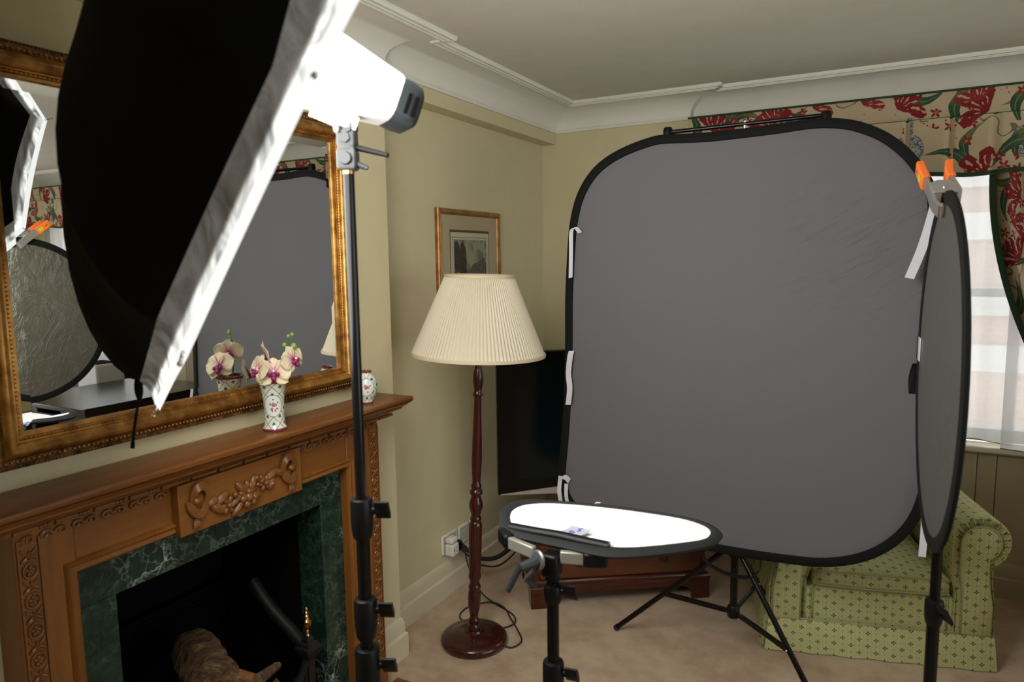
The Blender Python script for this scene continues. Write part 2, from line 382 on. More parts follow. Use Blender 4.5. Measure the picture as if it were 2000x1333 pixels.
# engraved landscape print (flat picture, UV 0..1)
g = G('landscape_print', 0.5); c = g.coord('UV'); u, v, _ = g.xyz(c); n = g.noise(c, 6, 4, 0.6); n2 = g.noise(c, 26, 4, 0.65)
sky = g.mix((n + (0.45-(u-0.5).abs())*0.3).step(0.42, 0.66), (0.10, 0.115, 0.11), (0.30, 0.28, 0.18))
hill = v.lt(u*0.32 + 0.48 + (n-0.5)*0.16 - (u-0.9).max(0.0)*1.2); hillc = g.mix(n2.step(0.35, 0.7), (0.045, 0.045, 0.038), (0.12, 0.11, 0.075))
col = g.mix(hill, sky, hillc)
mead = v.lt(0.45 + (n-0.5)*0.08); col = g.mix(mead, col, g.mix(n2.step(0.3, 0.7), (0.06, 0.06, 0.04), (0.19, 0.15, 0.08)))
riv = ((u - 0.52 - (v-0.2)*0.5 - (n-0.5)*0.5).abs()).lt(0.06)*v.lt(0.42); col = g.mix(riv, col, (0.22, 0.22, 0.17))
bank = v.lt(0.36 - u*0.55 + 0.25 + (n2-0.5)*0.12)*u.lt(0.62); col = g.mix(bank, col, g.mix(n2.step(0.4, 0.65), (0.018, 0.020, 0.016), (0.10, 0.07, 0.04)))
for cx, cy, rx, ry in ((0.08, 0.78, 0.11, 0.2), (0.25, 0.72, 0.12, 0.25), (0.32, 0.52, 0.07, 0.13)):
    tree = (((u-cx)/rx).pow(2.0) + ((v-cy)/ry).pow(2.0) + (n2-0.5)*1.6).lt(1.0)
    col = g.mix(tree, col, g.mix(n2.gt(0.55), (0.020, 0.020, 0.014), (0.045, 0.040, 0.025)))
g.set(color=col); MAT['landscape_print'] = g.mat
plain('print_mount', (0.42, 0.355, 0.215), 0.8)
plain('print_paper', (0.52, 0.48, 0.33), 0.7)
plain('mount_line', (0.09, 0.055, 0.02), 0.8)

# ------------------------------------------------------------ mesh helpers
def box(bm, x0, x1, y0, y1, z0, z1, mtx=None):
    vs = [bm.verts.new(V(p)) for p in ((x0,y0,z0),(x1,y0,z0),(x1,y1,z0),(x0,y1,z0),(x0,y0,z1),(x1,y0,z1),(x1,y1,z1),(x0,y1,z1))]
    for f in ((0,3,2,1),(4,5,6,7),(0,1,5,4),(1,2,6,5),(2,3,7,6),(3,0,4,7)): bm.faces.new([vs[i] for i in f])
    if mtx:
        for v in vs: v.co = mtx @ v.co
    return vs
def rings(bm, rs, closed=True, cap=True, loop=False):
    vr = [[bm.verts.new(V(p)) for p in r] for r in rs]
    n = len(rs[0]); k = len(vr)
    for i in range(k if loop else k-1):
        a, b = vr[i], vr[(i+1) % k]
        for j in range(n if closed else n-1):
            try: bm.faces.new((a[j], a[(j+1) % n], b[(j+1) % n], b[j]))
            except ValueError: pass
    if cap and closed and not loop:
        bm.faces.new(list(reversed(vr[0]))); bm.faces.new(vr[-1])
    return vr
def lathe(bm, prof, n=32, o=(0,0,0), axis=None, cap=True, flute=None):
    o = V(o); q = axis.normalized().to_track_quat('Z', 'Y').to_matrix() if axis is not None else M.Identity(3)
    rs = []
    for r, z in prof:
        ring = []
        for i in range(n):
            t = 2*PI*i/n; rr = r
            if flute and flute[0] < z < flute[1]: rr = r*(1 - 0.07*(1+math.cos(t*12))/2)
            ring.append(o + q @ V((rr*math.cos(t), rr*math.sin(t), z)))
        rs.append(ring)
    return rings(bm, rs, cap=cap)
def tube(bm, pts, r, n=10, cap=True, closed=False):
    pts = [V(p) for p in pts]; rs = []; up = None
    k = len(pts)
    for i, p in enumerate(pts):
        if closed: d = pts[(i+1) % k] - pts[i-1]
        else: d = pts[min(i+1, k-1)] - pts[max(i-1, 0)]
        d.normalize()
        if up is None: up = d.orthogonal().normalized()
        up = (up - d*up.dot(d)).normalized(); s = d.cross(up)
        rad = r[i] if isinstance(r, (list, tuple)) else r
        rs.append([p + (up*math.cos(2*PI*j/n) + s*math.sin(2*PI*j/n))*rad for j in range(n)])
    return rings(bm, rs, cap=cap, loop=closed)
def flat_strip(bm, pts, wvec, th=0.0006):
    """ribbon along pts, half-width vector wvec, given thickness"""
    pts = [V(p) for p in pts]; w_ = V(wvec); rs = []
    for i, p in enumerate(pts):
        d = (pts[min(i+1, len(pts)-1)] - pts[max(i-1, 0)]).normalized(); nn = d.cross(w_).normalized()*th
        rs.append([p-w_-nn, p+w_-nn, p+w_+nn, p-w_+nn])
    return rings(bm, rs)
def cyl(bm, a, b, r, n=16, r2=None):
    a, b = V(a), V(b); return tube(bm, [a, b], [r, r if r2 is None else r2], n)
def ball(bm, c, rad, rot=None, seg=14, rg=8):
    c = V(c); rad = V(rad) if hasattr(rad, '__len__') else V((rad,)*3)
    mt = M.Translation(c) @ (rot.to_4x4() if rot else M.Identity(4)) @ M.Diagonal((*rad, 1))
    bmesh.ops.create_uvsphere(bm, u_segments=seg, v_segments=rg, radius=1, matrix=mt)
def smooth_path(pts, k=8, closed=False):
    pts = [V(p) for p in pts]; out = []; n = len(pts)
    for i in range(n if closed else n-1):
        p0 = pts[(i-1) % n] if (closed or i > 0) else pts[i]; p1 = pts[i]; p2 = pts[(i+1) % n]
        p3 = pts[(i+2) % n] if (closed or i+2 < n) else p2
        for j in range(k):
            t = j/k
            out.append(0.5*((2*p1)+(p2-p0)*t+(2*p0-5*p1+4*p2-p3)*t*t+(3*p1-p0-3*p2+p3)*t**3))
    if not closed: out.append(pts[-1])
    return out
def sweep(bm, path, prof, side=1):
    """moulding: profile (offset, z) swept along an xy path with mitred corners; offset goes to the right of travel"""
    P = [V((p[0], p[1])) for p in path]; nrm = []
    for i in range(len(P)):
        ds = []
        if i > 0: ds.append((P[i]-P[i-1]).normalized())
        if i < len(P)-1: ds.append((P[i+1]-P[i]).normalized())
        ns = [V((d.y, -d.x))*side for d in ds]
        if len(ns) == 1: nrm.append(ns[0])
        else: m = (ns[0]+ns[1]).normalized(); nrm.append(m/max(0.2, m.dot(ns[0])))
    rs = [[(P[i].x+nrm[i].x*a, P[i].y+nrm[i].y*a, z) for a, z in prof] for i in range(len(P))]
    rings(bm, rs)
def box_uv(bm):
    uv = bm.loops.layers.uv.verify(); bm.normal_update()
    for f in bm.faces:
        n = f.normal; a = (abs(n.x), abs(n.y), abs(n.z)); k = a.index(max(a))
        for l in f.loops:
            p = l.vert.co; l[uv].uv = ((p.y, p.z), (p.x, p.z), (p.x, p.y))[k]
def obj(name, bm, mat, parent=None, smooth=None, bevel=0, uvbox=False, seg=2, recalc=True, sub=0):
    if recalc: bmesh.ops.recalc_face_normals(bm, faces=bm.faces)
    if uvbox: box_uv(bm)
    if smooth:
        for f in bm.faces: f.smooth = True
    me = bpy.data.meshes.new(name); bm.to_mesh(me); bm.free()
    if smooth and smooth is not True: me.set_sharp_from_angle(angle=R(smooth))
    for m in (mat if isinstance(mat, (list, tuple)) else (mat,)): me.materials.append(MAT[m])
    o = bpy.data.objects.new(name, me); COL.objects.link(o)
    if parent: o.parent = parent
    if bevel:
        b = o.modifiers.new('bevel', 'BEVEL'); b.width = bevel; b.segments = seg; b.limit_method = 'ANGLE'; b.angle_limit = R(40)
        for p in me.polygons: p.use_smooth = True
        b.harden_normals = False
        me.set_sharp_from_angle(angle=R(50))
    if sub:
        s_ = o.modifiers.new('sub', 'SUBSURF'); s_.levels = sub; s_.render_levels = sub
    return o
def new(): return bmesh.new()
def bobj(name, dims, mat, parent=None, bevel=0.002, mtx=None, **k):
    bm = new(); box(bm, *dims, mtx=mtx); return obj(name, bm, mat, parent, bevel=bevel, **k)
def thing(name, label, cat, loc=(0,0,0), rz=0.0, group=None):
    o = bpy.data.objects.new(name, None); COL.objects.link(o); o.location = loc; o.rotation_euler = (0, 0, rz)
    o.empty_display_size = 0.05
    return tag(o, label, cat, group)
def tag(o, label, cat, group=None):
    o['label'] = label; o['category'] = cat
    if group: o['group'] = group
    return o
def struct(o, label=None):
    o['kind'] = 'structure'
    if label: o['label'] = label
    return o
def setuv(bm, fn):
    uv = bm.loops.layers.uv.verify()
    for f in bm.faces:
        for l in f.loops: l[uv].uv = fn(l.vert.co)
def text_mesh(bm, txt, size, mtx):
    cu = bpy.data.curves.new('t', 'FONT'); cu.body = txt; cu.size = size; cu.extrude = 0.0004; cu.align_x = 'CENTER'
    o = bpy.data.objects.new('t', cu); COL.objects.link(o)
    me = bpy.data.meshes.new_from_object(o.evaluated_get(bpy.context.evaluated_depsgraph_get()))
    me.transform(mtx); bm.from_mesh(me); bpy.data.objects.remove(o); bpy.data.curves.remove(cu); bpy.data.meshes.remove(me)

# ------------------------------------------------------------ room shell
XB, XL, XM, YB, YW, HC = -1.69, -1.823, -1.738, 3.785, 3.84, 2.445
XR, YR = 4.0, -2.2
bm = new(); box(bm, -2.4, XR+0.1, YR, 4.0, -0.08, 0.0); struct(obj('floor', bm, 'carpet'), 'beige carpeted floor')
bm = new(); box(bm, -2.4, XR+0.1, YR, 4.0, HC, HC+0.08); struct(obj('ceiling', bm, 'ceiling_paint'), 'pale painted ceiling')
bm = new()                                                    # chimney breast with the fire opening
box(bm, -2.35, XB, YR, 0.96, 0, HC); box(bm, -2.35, XB, 1.685, 2.15, 0, HC); box(bm, -2.35, XB, 0.96, 1.685, 0.82, HC)
box(bm, -2.40, -2.2, 0.96, 1.685, 0, 0.82)
struct(obj('wall_chimney_breast', bm, 'wall_paint'), 'cream chimney breast wall')
bm = new(); box(bm, -2.0, XL, 2.15, YB+0.1, 0, HC); struct(obj('wall_left', bm, 'wall_paint'), 'cream alcove wall beside the chimney breast')
bm = new(); box(bm, XL, XM, 2.15, YB, 2.258, HC); struct(obj('trim_1', bm, 'wall_paint'), 'boxed cream beam along the alcove wall top')
XJ = -0.965
WZ0, WZ1 = 0.72, 2.12
W3 = (-0.5, 3.0); W1 = (-0.72, 0.76); W2 = (2.15, 3.65)
bm = new()
box(bm, -2.0, XJ, YB, 4.0, 0, HC)
edges = [XJ, W1[0], W1[1], W2[0], W2[1], XR]
for a, b in ((XJ, W1[0]), (W1[1], W2[0]), (W2[1], XR)): box(bm, a, b, YW, 4.0, 0, HC)
for a, b in (W1, W2): box(bm, a, b, YW, 4.0, 0, WZ0-0.03); box(bm, a, b, YW, 4.0, WZ1, HC)
struct(obj('wall_back', bm, 'wall_paint'), 'cream back wall with the window')
bm = new()                                                    # right wall with an unseen window opening added for daylight, and the wall behind the photographer
box(bm, XR, XR+0.1, YR, W3[0], 0, HC); box(bm, XR, XR+0.1, W3[1], 4.0, 0, HC); box(bm, XR, XR+0.1, W3[0], W3[1], 0, 0.25); box(bm, XR, XR+0.1, W3[0], W3[1], 2.25, HC)
struct(obj('wall_right', bm, 'wall_paint'), 'cream right wall')
bm = new(); box(bm, -2.4, XR, YR-0.1, YR, 0, HC); struct(obj('wall_rear', bm, 'wall_paint'), 'cream rear wall behind the camera')

# cornice
prof = [(0, 2.318), (0.013, 2.318), (0.016, 2.326), (0.013, 2.334), (0.008, 2.337), (0.008, 2.343)]
for i in range(1, 13):
    t = R(90*i/12); prof.append((0.008+0.147*(1-math.cos(t)), 2.343+0.088*math.sin(t)))
prof += [(0.157, 2.424), (0.166, 2.423), (0.168, 2.431), (0.172, 2.431), (0.173, 2.426), (0.182, 2.425), (0.184, 2.433), (0.188, 2.433), (0.190, 2.429), (0.199, 2.429), (0.203, 2.436), (0.203, HC+0.01), (0, HC+0.01)]
bm = new(); sweep(bm, [(XB, YR), (XB, 2.15), (XM, 2.15), (XM, YB), (XJ, YB), (XJ, YW), (XR, YW)], prof)
struct(obj('trim_2', bm, 'cornice_plaster', smooth=28), 'off-white coved plaster cornice')
# baseboards
sk = [(0, 0), (0.021, 0), (0.021, 0.092), (0.018, 0.097), (0.012, 0.100), (0.012, 0.138), (0.009, 0.146), (0.006, 0.158), (0, 0.165)]
bm = new(); sweep(bm, [(XB, 1.955), (XB, 2.15), (XL, 2.15), (XL, YB)], sk); struct(obj('baseboard_left', bm, 'cream_woodwork', smooth=30), 'cream stepped skirting board of the alcove')
bm = new(); sweep(bm, [(XL+0.021, YB), (XJ, YB), (XJ, YW-0.012), (W1[1]+0.25, YW-0.012)], sk); struct(obj('baseboard_back', bm, 'panel_paint', smooth=30), 'skirting board below the window')
bm = new(); sweep(bm, [(XB, YR), (XB, 0.725)], sk); struct(obj('baseboard_chimney', bm, 'cream_woodwork', smooth=30), 'skirting board left of the fireplace')
# window panelling
bm = new()
gx = [XJ+0.01, -0.6, -0.3, 0.0, 0.395, 0.471, 0.90, 1.0]
for a, b in zip(gx[:-1], gx[1:]): box(bm, a+0.0014, b-0.0014, YW-0.012, YW, 0.1, 0.672)
struct(obj('trim_3', bm, 'panel_paint', bevel=0.003), 'painted panelling under the window sill')
def window(n, x0, x1, lab):
    w_ = bpy.data.objects.new('window_%d' % n, None); COL.objects.link(w_); w_.location = ((x0+x1)/2, 3.93, WZ0); struct(w_, lab)
    w_.empty_display_size = 0.05
    hw = (x1-x0)/2; bm = new(); H_ = WZ1-WZ0
    for a, b, c, d in ((-hw, hw, 0, 0.06), (-hw, hw, H_-0.06, H_), (-hw, -hw+0.06, 0.06, H_-0.06), (hw-0.06, hw, 0.06, H_-0.06), (-0.03, 0.03, 0.06, H_-0.06), (-hw+0.06, -0.03, H_*0.5-0.02, H_*0.5+0.02), (0.03, hw-0.06, H_*0.5-0.02, H_*0.5+0.02)):
        box(bm, a, b, -0.03, 0.03, c, d)
    obj('window_frame', bm, 'white_gloss', w_, bevel=0.004)
    bm = new(); box(bm, -hw+0.03, hw-0.03, -0.003, 0.003, 0.03, H_-0.03); obj('glass_pane', bm, 'window_glass', w_)
    bm = new(); box(bm, -hw-0.12, hw+0.12, -0.148, -0.03, -0.031, -0.003); obj('sill', bm, 'cream_woodwork', w_, bevel=0.008)
    return w_
window(1, *W1, 'white framed window behind the sheer curtain'); window(2, *W2, 'second white framed window along the back wall')
# boarded cupboard door on the back wall, seen in the mirror
d_ = bpy.data.objects.new('door_1', None); COL.objects.link(d_); d_.location = (1.42, YW, 0); struct(d_, 'cream reeded cupboard door right of the window'); d_.empty_display_size = 0.05
bm = new(); box(bm, -0.42, 0.42, -0.02, 0.0, 0.02, 2.05)
for i in range(28): cyl(bm, (-0.40+i*0.0296, -0.02, 0.05), (-0.40+i*0.0296, -0.02, 2.02), 0.010, 8)
obj('door_leaf', bm, 'cream_woodwork', d_, smooth=40)
bm = new(); lathe(bm, [(0.006, 0), (0.008, 0.02), (0.02, 0.03), (0.022, 0.042), (0.012, 0.052)], 20, (-0.2, -0.028, 1.02), V((0, -1, 0))); obj('door_knob', bm, 'chrome', d_, smooth=40)

# street facade outside the windows
o_ = thing('brick_building', 'pale red brick building across the street, faint through the sheer curtain', 'building', (1.0, 9.0, -3.0))
bm = new(); box(bm, -8, 8, 0, 0.4, 0, 5.6); obj('facade', bm, 'brick', o_)
for z in (3.35, 3.95, 4.75, 5.3): bm = new(); box(bm, -8, 8, -0.12, 0.0, z, z+0.28); obj('stone_band', bm, 'outside_white', o_)
for i in range(8): bm = new(); box(bm, -6.6+i*1.8, -5.8+i*1.8, -0.06, 0.0, 4.05, 4.7); obj('window_surround', bm, 'outside_white', o_)

# ------------------------------------------------------------ curtains and pelmets
def pelmet(x0, x1, label, y=3.71):
    t = thing('pelmet', label, 'pelmet', ((x0+x1)/2, YW, 1.95), 0, 'floral pelmets')
    hw = (x1-x0)/2; bm = new(); yf = y-YW
    n = int((x1-x0)/0.012); uvl = bm.loops.layers.uv.verify()
    def sheet(fz, zs, back=True):
        rs = []
        for z in zs:
            rs.append([(-hw+2*hw*i/n, yf+fz(i/n*2*hw, z), z) for i in range(n+1)])
        rs2 = [[(p[0], p[1]+0.006, p[2]) for p in r] for r in rs]
        rings(bm, rs, closed=False); rings(bm, [list(reversed(r)) for r in rs2], closed=False)
    sheet(lambda x, z: 0.0018*math.sin(x*230)+0.0012*math.sin(x*97+z*40), [0.245, 0.27, 0.30, 0.33, 0.362])
    obj('gathered_band', bm, 'floral_chintz', t, smooth=True, uvbox=True)
    bm = new()
    def pleat(x, z):
        k = (x/0.165) % 1.0
        return -0.020*min(1, min(k, 1-k)*14) + 0.004*math.sin(x*31+z*9)*(0.27-z)
    def bot(x): return 0.006*math.sin(x*19)
    zs = [0.0, 0.02, 0.06, 0.12, 0.18, 0.245]
    rs = [[(-hw+2*hw*i/n, yf+pleat(i/n*2*hw, z), z + (bot(i/n*2*hw) if z < 0.03 else 0)) for i in range(n+1)] for z in zs]
    rings(bm, rs, closed=False); rings(bm, [[(p[0], p[1]+0.006, p[2]) for p in reversed(r)] for r in rs], closed=False)
    obj('pleated_skirt', bm, 'floral_chintz', t, smooth=True, uvbox=True)
    bm = new()
    for sx in (-hw, hw-0.008): box(bm, sx, sx+0.008, yf, -0.002, 0.0, 0.362)
    box(bm, -hw, hw, yf+0.002, -0.002, 0.352, 0.360)
    obj('pelmet_board', bm, 'floral_chintz', t, uvbox=True)
    for nm, z, r_ in (('piping', 0.362, 0.005), ('piping', 0.245, 0.005)):
        bm = new(); tube(bm, [(-hw, -0.002, z), (-hw-0.001, yf-0.007, z), (hw+0.001, yf-0.007, z), (hw, -0.002, z)], r_, 8); obj(nm, bm, 'green_trim', t, smooth=50)
    bm = new(); rs = []
    for i in range(0, n+1):
        x = 2*hw*i/n; yy = yf+pleat(x, 0.0)-0.003; zb = bot(x)
        rs.append([(-hw+x, yy-0.002, zb-0.010), (-hw+x, yy+0.010, zb-0.010), (-hw+x, yy+0.010, zb+0.008), (-hw+x, yy-0.002, zb+0.008)])
    rings(bm, rs); obj('hem_trim', bm, 'green_trim', t, smooth=50)
    return t
pelmet(-0.95, 0.98, 'floral chintz pelmet with green piping above the window behind the grey backdrop')
pelmet(2.0, 3.8, 'floral chintz pelmet over the far window, seen only in the mirror')

def sheer(name, x0, x1, label, yc=3.800, amp=1.0, zb=0.735, seed=1):
    rnd = random.Random(seed); n = int((x1-x0)*220); ph = [rnd.uniform(0, 6) for _ in range(4)]
    bm = new(); rs = []
    for k in range(15):
        z = zb + (2.0-zb)*k/14; row = []
        for i in range(n+1):
            x = x0+(x1-x0)*i/n
            y = yc + amp*(0.013*math.sin(x*34+ph[0]+0.5*math.sin(x*7)) + 0.006*math.sin(x*61+ph[1]+z) + 0.004*math.sin(x*13+ph[2]+z*2))
            zz = z + (0.010*math.sin(x*11+ph[3]) if k == 0 else 0)
            row.append((x, y, zz))
        rs.append(row)
    rings(bm, rs, closed=False)
    t = thing(name, label, 'curtain', ((x0+x1)/2, yc, zb), 0, 'white sheer curtains')
    o = obj('sheer_panel', bm, 'sheer', t, smooth=True); o.matrix_parent_inverse = M.Translation(-t.location)
    bm = new(); tube(bm, [(p[0], p[1], p[2]) for p in rs[0][::2]], 0.0022, 5); o = obj('weighted_hem', bm, 'grey_plastic', t, smooth=True); o.matrix_parent_inverse = M.Translation(-t.location)
    return t
sheer('sheer_curtain', -0.78, 0.52, 'white sheer curtain hanging over the sill, visible right of the dark round reflector', seed=3)
sheer('sheer_curtain', 0.472, 0.60, 'narrow white sheer curtain half behind the floral curtain edge at far right', yc=3.776, amp=0.35, zb=0.722, seed=8)
sheer('sheer_curtain', 2.1, 3.7, 'white sheer curtain of the far window, seen only in the mirror', seed=5)

t = thing('floral_curtain', 'floral chintz curtain with dark green border, swept back at the right edge', 'curtain', (0.62, 3.76, 0.75))
def ledge(z):
    z = max(0.93, z)
    return 0.372 + 0.30*(max(0.0, 1.96-z)/1.03)**1.9
bm = new(); rs = []; nf = 130; bord = []
zs = [1.965 - i*(1.965-0.05)/44 for i in range(45)]
uvmap = {}
for z in zs:
    xl = ledge(z); 
    if z < 0.93: xl = 0.672 + (0.93-z)*0.02
    wd = 0.56 - (xl-0.372)*0.85
    if z < 0.93: wd = 0.56-0.255+(0.93-z)*0.06
    row = []
    for i in range(nf+1):
        s_ = i/nf; x = xl + wd*s_
        y = 3.752 + (0.020+0.012*s_)*math.sin(s_*34 + 0.9*math.sin(s_*5+z)) + 0.006*math.sin(s_*60+z*3)
        row.append((x-0.62, y-3.76, z-0.75))
    rs.append(row); bord.append(row[0])
vr = rings(bm, rs, closed=False); rings(bm, [[(p[0], p[1]+0.005, p[2]) for p in reversed(r)] for r in rs], closed=False)
uv = bm.loops.layers.uv.verify()
for f in bm.faces:
    for l in f.loops:
        p = l.vert.co; z = p.z+0.75; s_ = (p.x+0.62-ledge(z)); l[uv].uv = (s_*1.9+0.13, z+0.31)
obj('drape', bm, 'floral_chintz', t, smooth=True)
bm = new(); flat_strip(bm, [(p[0]+0.006, p[1]-0.004, p[2]) for p in bord], (0.013, 0, 0), 0.003); obj('green_border', bm, 'green_trim', t, smooth=60)

# ------------------------------------------------------------ fireplace
FX = -1.60
fp = thing('fireplace', 'carved pine mantelpiece with green marble slips and black fire opening', 'fireplace', (XB, 1.34, 0))
def P(name, bm, mat, parent=fp, **k):
    bm.transform(M.Translation((-XB, -1.34, 0))); return obj(name, bm, mat, parent, **k)
J0, J1, JZ = 0.743, 1.938, 1.04
O0, O1, OZ = 0.870, 1.772, 0.905
bm = new(); box(bm, XB+0.002, FX, J0, O0, 0.10, JZ); P('jamb', bm, 'pine_jamb', bevel=0.003)
bm = new(); box(bm, XB+0.002, FX, O1, J1, 0.10, JZ); P('jamb', bm, 'pine_jamb', bevel=0.003)
for a, b in ((J0-0.006, O0-0.03), (O1+0.03, J1+0.006)):
    bm = new(); box(bm, XB+0.002, FX+0.006, a, b, 0.03, 0.105); P('plinth_block', bm, 'pine_jamb', bevel=0.004)
bm = new(); box(bm, XB+0.002, FX-0.004, O0, O1, OZ, JZ); P('frieze', bm, 'pine_rail', bevel=0.003)
# shelf and its moulding
bm = new(); rs = []
S0, S1, SX = 0.632, 2.050, -1.517
for e, z in ((0.0, 1.036), (0.010, 1.036), (0.014, 1.042), (0.014, 1.048), (0.024, 1.051), (0.030, 1.056), (0.040, 1.062), (0.052, 1.066), (0.058, 1.070), (0.058, 1.075), (0.066, 1.079), (0.074, 1.087), (0.080, 1.091)):
    ey = e*1.28; rs.append([(XB+0.002, J0-ey, z), (FX+e, J0-ey, z), (FX+e, J1+ey, z), (XB+0.002, J1+ey, z)])
rings(bm, rs); P('bed_moulding', bm, 'pine_rail', smooth=30)
bm = new(); box(bm, XB+0.002, SX, S0, S1, 1.0915, 1.110); P('mantel_shelf', bm, 'pine_shelf', bevel=0.006, seg=3)
# bead and reel under the shelf
bm = new(); y = J0-0.01
while y < J1:
    tube(bm, [(FX+0.017, y+0.004, 1.044), (FX+0.017, y+0.052, 1.044)], 0.0062, 8)
    for k in range(3): ball(bm, (FX+0.017, y+0.059+k*0.009, 1.044), 0.0058, seg=8, rg=6)
    y += 0.085
P('bead_and_reel', bm, 'pine_carving', smooth=40)
# leaf band under it, either side of the centre panel
def scroll_unit(bm, y, z, s, flip):
    pts = []
    for i in range(15):
        a = i/14*2.2*PI; r_ = s*(0.95-0.8*i/14); pts.append((FX+0.003, y + flip*r_*math.cos(a)*1.1, z + r_*math.sin(a)*0.8))
    tube(bm, pts, [0.0035-0.0015*i/14 for i in range(15)], 6)
    ball(bm, (FX+0.003, y+flip*s*1.3, z), (0.004, s*0.55, s*0.25), M.Rotation(0.5*flip, 3, 'X'), 8, 6)
C0, C1, CZ = 1.115, 1.540, 0.900
for ya, yb in ((J0+0.03, C0-0.03), (C1+0.03, J1-0.02)):
    bm = new(); y = ya; k = 0; box(bm, FX-0.004, FX-0.001, ya-0.02, yb, 1.004, 1.032)
    while y < yb: scroll_unit(bm, y, 1.018, 0.014, 1 if k % 2 else -1); y += 0.034; k += 1
    P('leaf_band', bm, 'pine_carving', smooth=40)
# bolection around the marble
bm = new(); rs = []
for e, x in ((0.0, FX-0.03), (0.002, FX+0.002), (0.008, FX+0.009), (0.018, FX+0.004), (0.024, FX+0.010), (0.030, FX+0.003), (0.032, FX-0.004)):
    rs.append([(x, O0-e, 0.03), (x, O0-e, OZ+e), (x, O1+e, OZ+e), (x, O1+e, 0.03)])
rings(bm, rs, closed=False); P('inner_moulding', bm, 'pine_jamb', smooth=35, recalc=True)
# centre panel with garland
bm = new(); box(bm, FX-0.004, -1.575, C0, C1, CZ, 1.036); cp = P('centre_panel', bm, 'pine_rail', bevel=0.002)
gx0 = -1.575
bm = new()
def leaf(y, z, ln, wd, ang, h=0.012):
    rt = M.Rotation(ang, 3, 'X'); ball(bm, (gx0+0.003, y, z), (h, ln, wd), rt, 12, 8)
    d = rt @ V((0, 1, 0)); a = V((gx0+h+0.003, y, z)); tube(bm, [a-d*ln*0.8+V((-0.008, 0, 0)), a, a+d*ln*0.8+V((-0.008, 0, 0))], 0.0018, 5)
def flower(y, z, r_, n=6, ctr=True):
    for i in range(n):
        a = 2*PI*i/n; ball(bm, (gx0+0.006, y+r_*0.6*math.cos(a), z+r_*0.6*math.sin(a)), (0.007, r_*0.46, r_*0.3), M.Rotation(a, 3, 'X'), 10, 6)
    if ctr: ball(bm, (gx0+0.012, y, z), (0.008, r_*0.3, r_*0.3), None, 10, 6)
ym = (C0+C1)/2
for y, z, ln, wd, a in ((ym-0.085, 0.967, 0.03, 0.014, 0.5), (ym-0.10, 0.944, 0.032, 0.014, -0.7), (ym-0.02, 0.975, 0.028, 0.012, 2.2), (ym+0.02, 0.978, 0.028, 0.012, 1.2), (ym-0.035, 0.925, 0.03, 0.010, 0.7),
                        (ym-0.045, 0.945, 0.03, 0.009, 0.5), (ym+0.09, 0.985, 0.030, 0.013, 0.5), (ym+0.115, 0.985, 0.022, 0.012, -0.6), (ym+0.085, 0.960, 0.022, 0.010, 1.0), (ym+0.03, 0.943, 0.022, 0.010, -0.5), (ym-0.115, 0.967, 0.022, 0.013, 0.3)): leaf(y, z, ln, wd, a)
flower(ym-0.068, 0.943, 0.026); flower(ym+0.0, 0.962, 0.030, 8); flower(ym+0.062, 0.968, 0.024); flower(ym+0.045, 0.978, 0.018, 5)
for dy, dz, r_ in ((0.0, 0.945, 0.015), (-0.02, 0.945, 0.011), (0.02, 0.940, 0.011), (-0.008, 0.927, 0.012), (0.014, 0.928, 0.010), (-0.045, 0.965, 0.008), (0.03, 0.992, 0.008)): ball(bm, (gx0+0.010, ym+dy, dz), (r_*0.9, r_, r_), None, 12, 8)
bm.transform(M.Translation((-XB, -1.34, 0))); obj('garland', bm, 'pine_carving', cp, smooth=60)
for s_ in (-1, 1):
    bm = new(); yc = ym + s_*0.165
    for k in range(6):                     # looped ribbon drapery of the bow
        r_ = 0.026 + 0.004*k; pts = []
        for i in range(13):
            a = -0.3 + i/12*PI*1.35; pts.append((gx0+0.004+0.010*math.sin(i/12*PI), yc - s_*0.012 + s_*r_*math.cos(a)*0.62, 0.990 + r_*math.sin(a)*0.95))
        tube(bm, pts, 0.0042, 6)
        pts = []
        for i in range(9):
            a = PI*0.95 + i/8*PI*0.9; pts.append((gx0+0.004+0.009*math.sin(i/8*PI), yc - s_*0.006 + r_*math.cos(a)*0.72, 0.982 + r_*math.sin(a)*0.9))
        tube(bm, pts, 0.0040, 6)
    ball(bm, (gx0+0.008, yc, 0.985), (0.009, 0.012, 0.010), None, 10, 6)
    for k in range(3):
        pts = [(gx0+0.004+0.003*math.sin(i*1.9), yc + (k-1)*0.007 + 0.003*math.sin(i*0.9+k), 0.955-i*0.0085) for i in range(6)]
        tube(bm, pts, [0.0052, 0.006, 0.0048, 0.006, 0.0046, 0.004], 6)
    bm.transform(M.Translation((-XB, -1.34, 0))); obj('ribbon_bow', bm, 'pine_carving', cp, smooth=60)
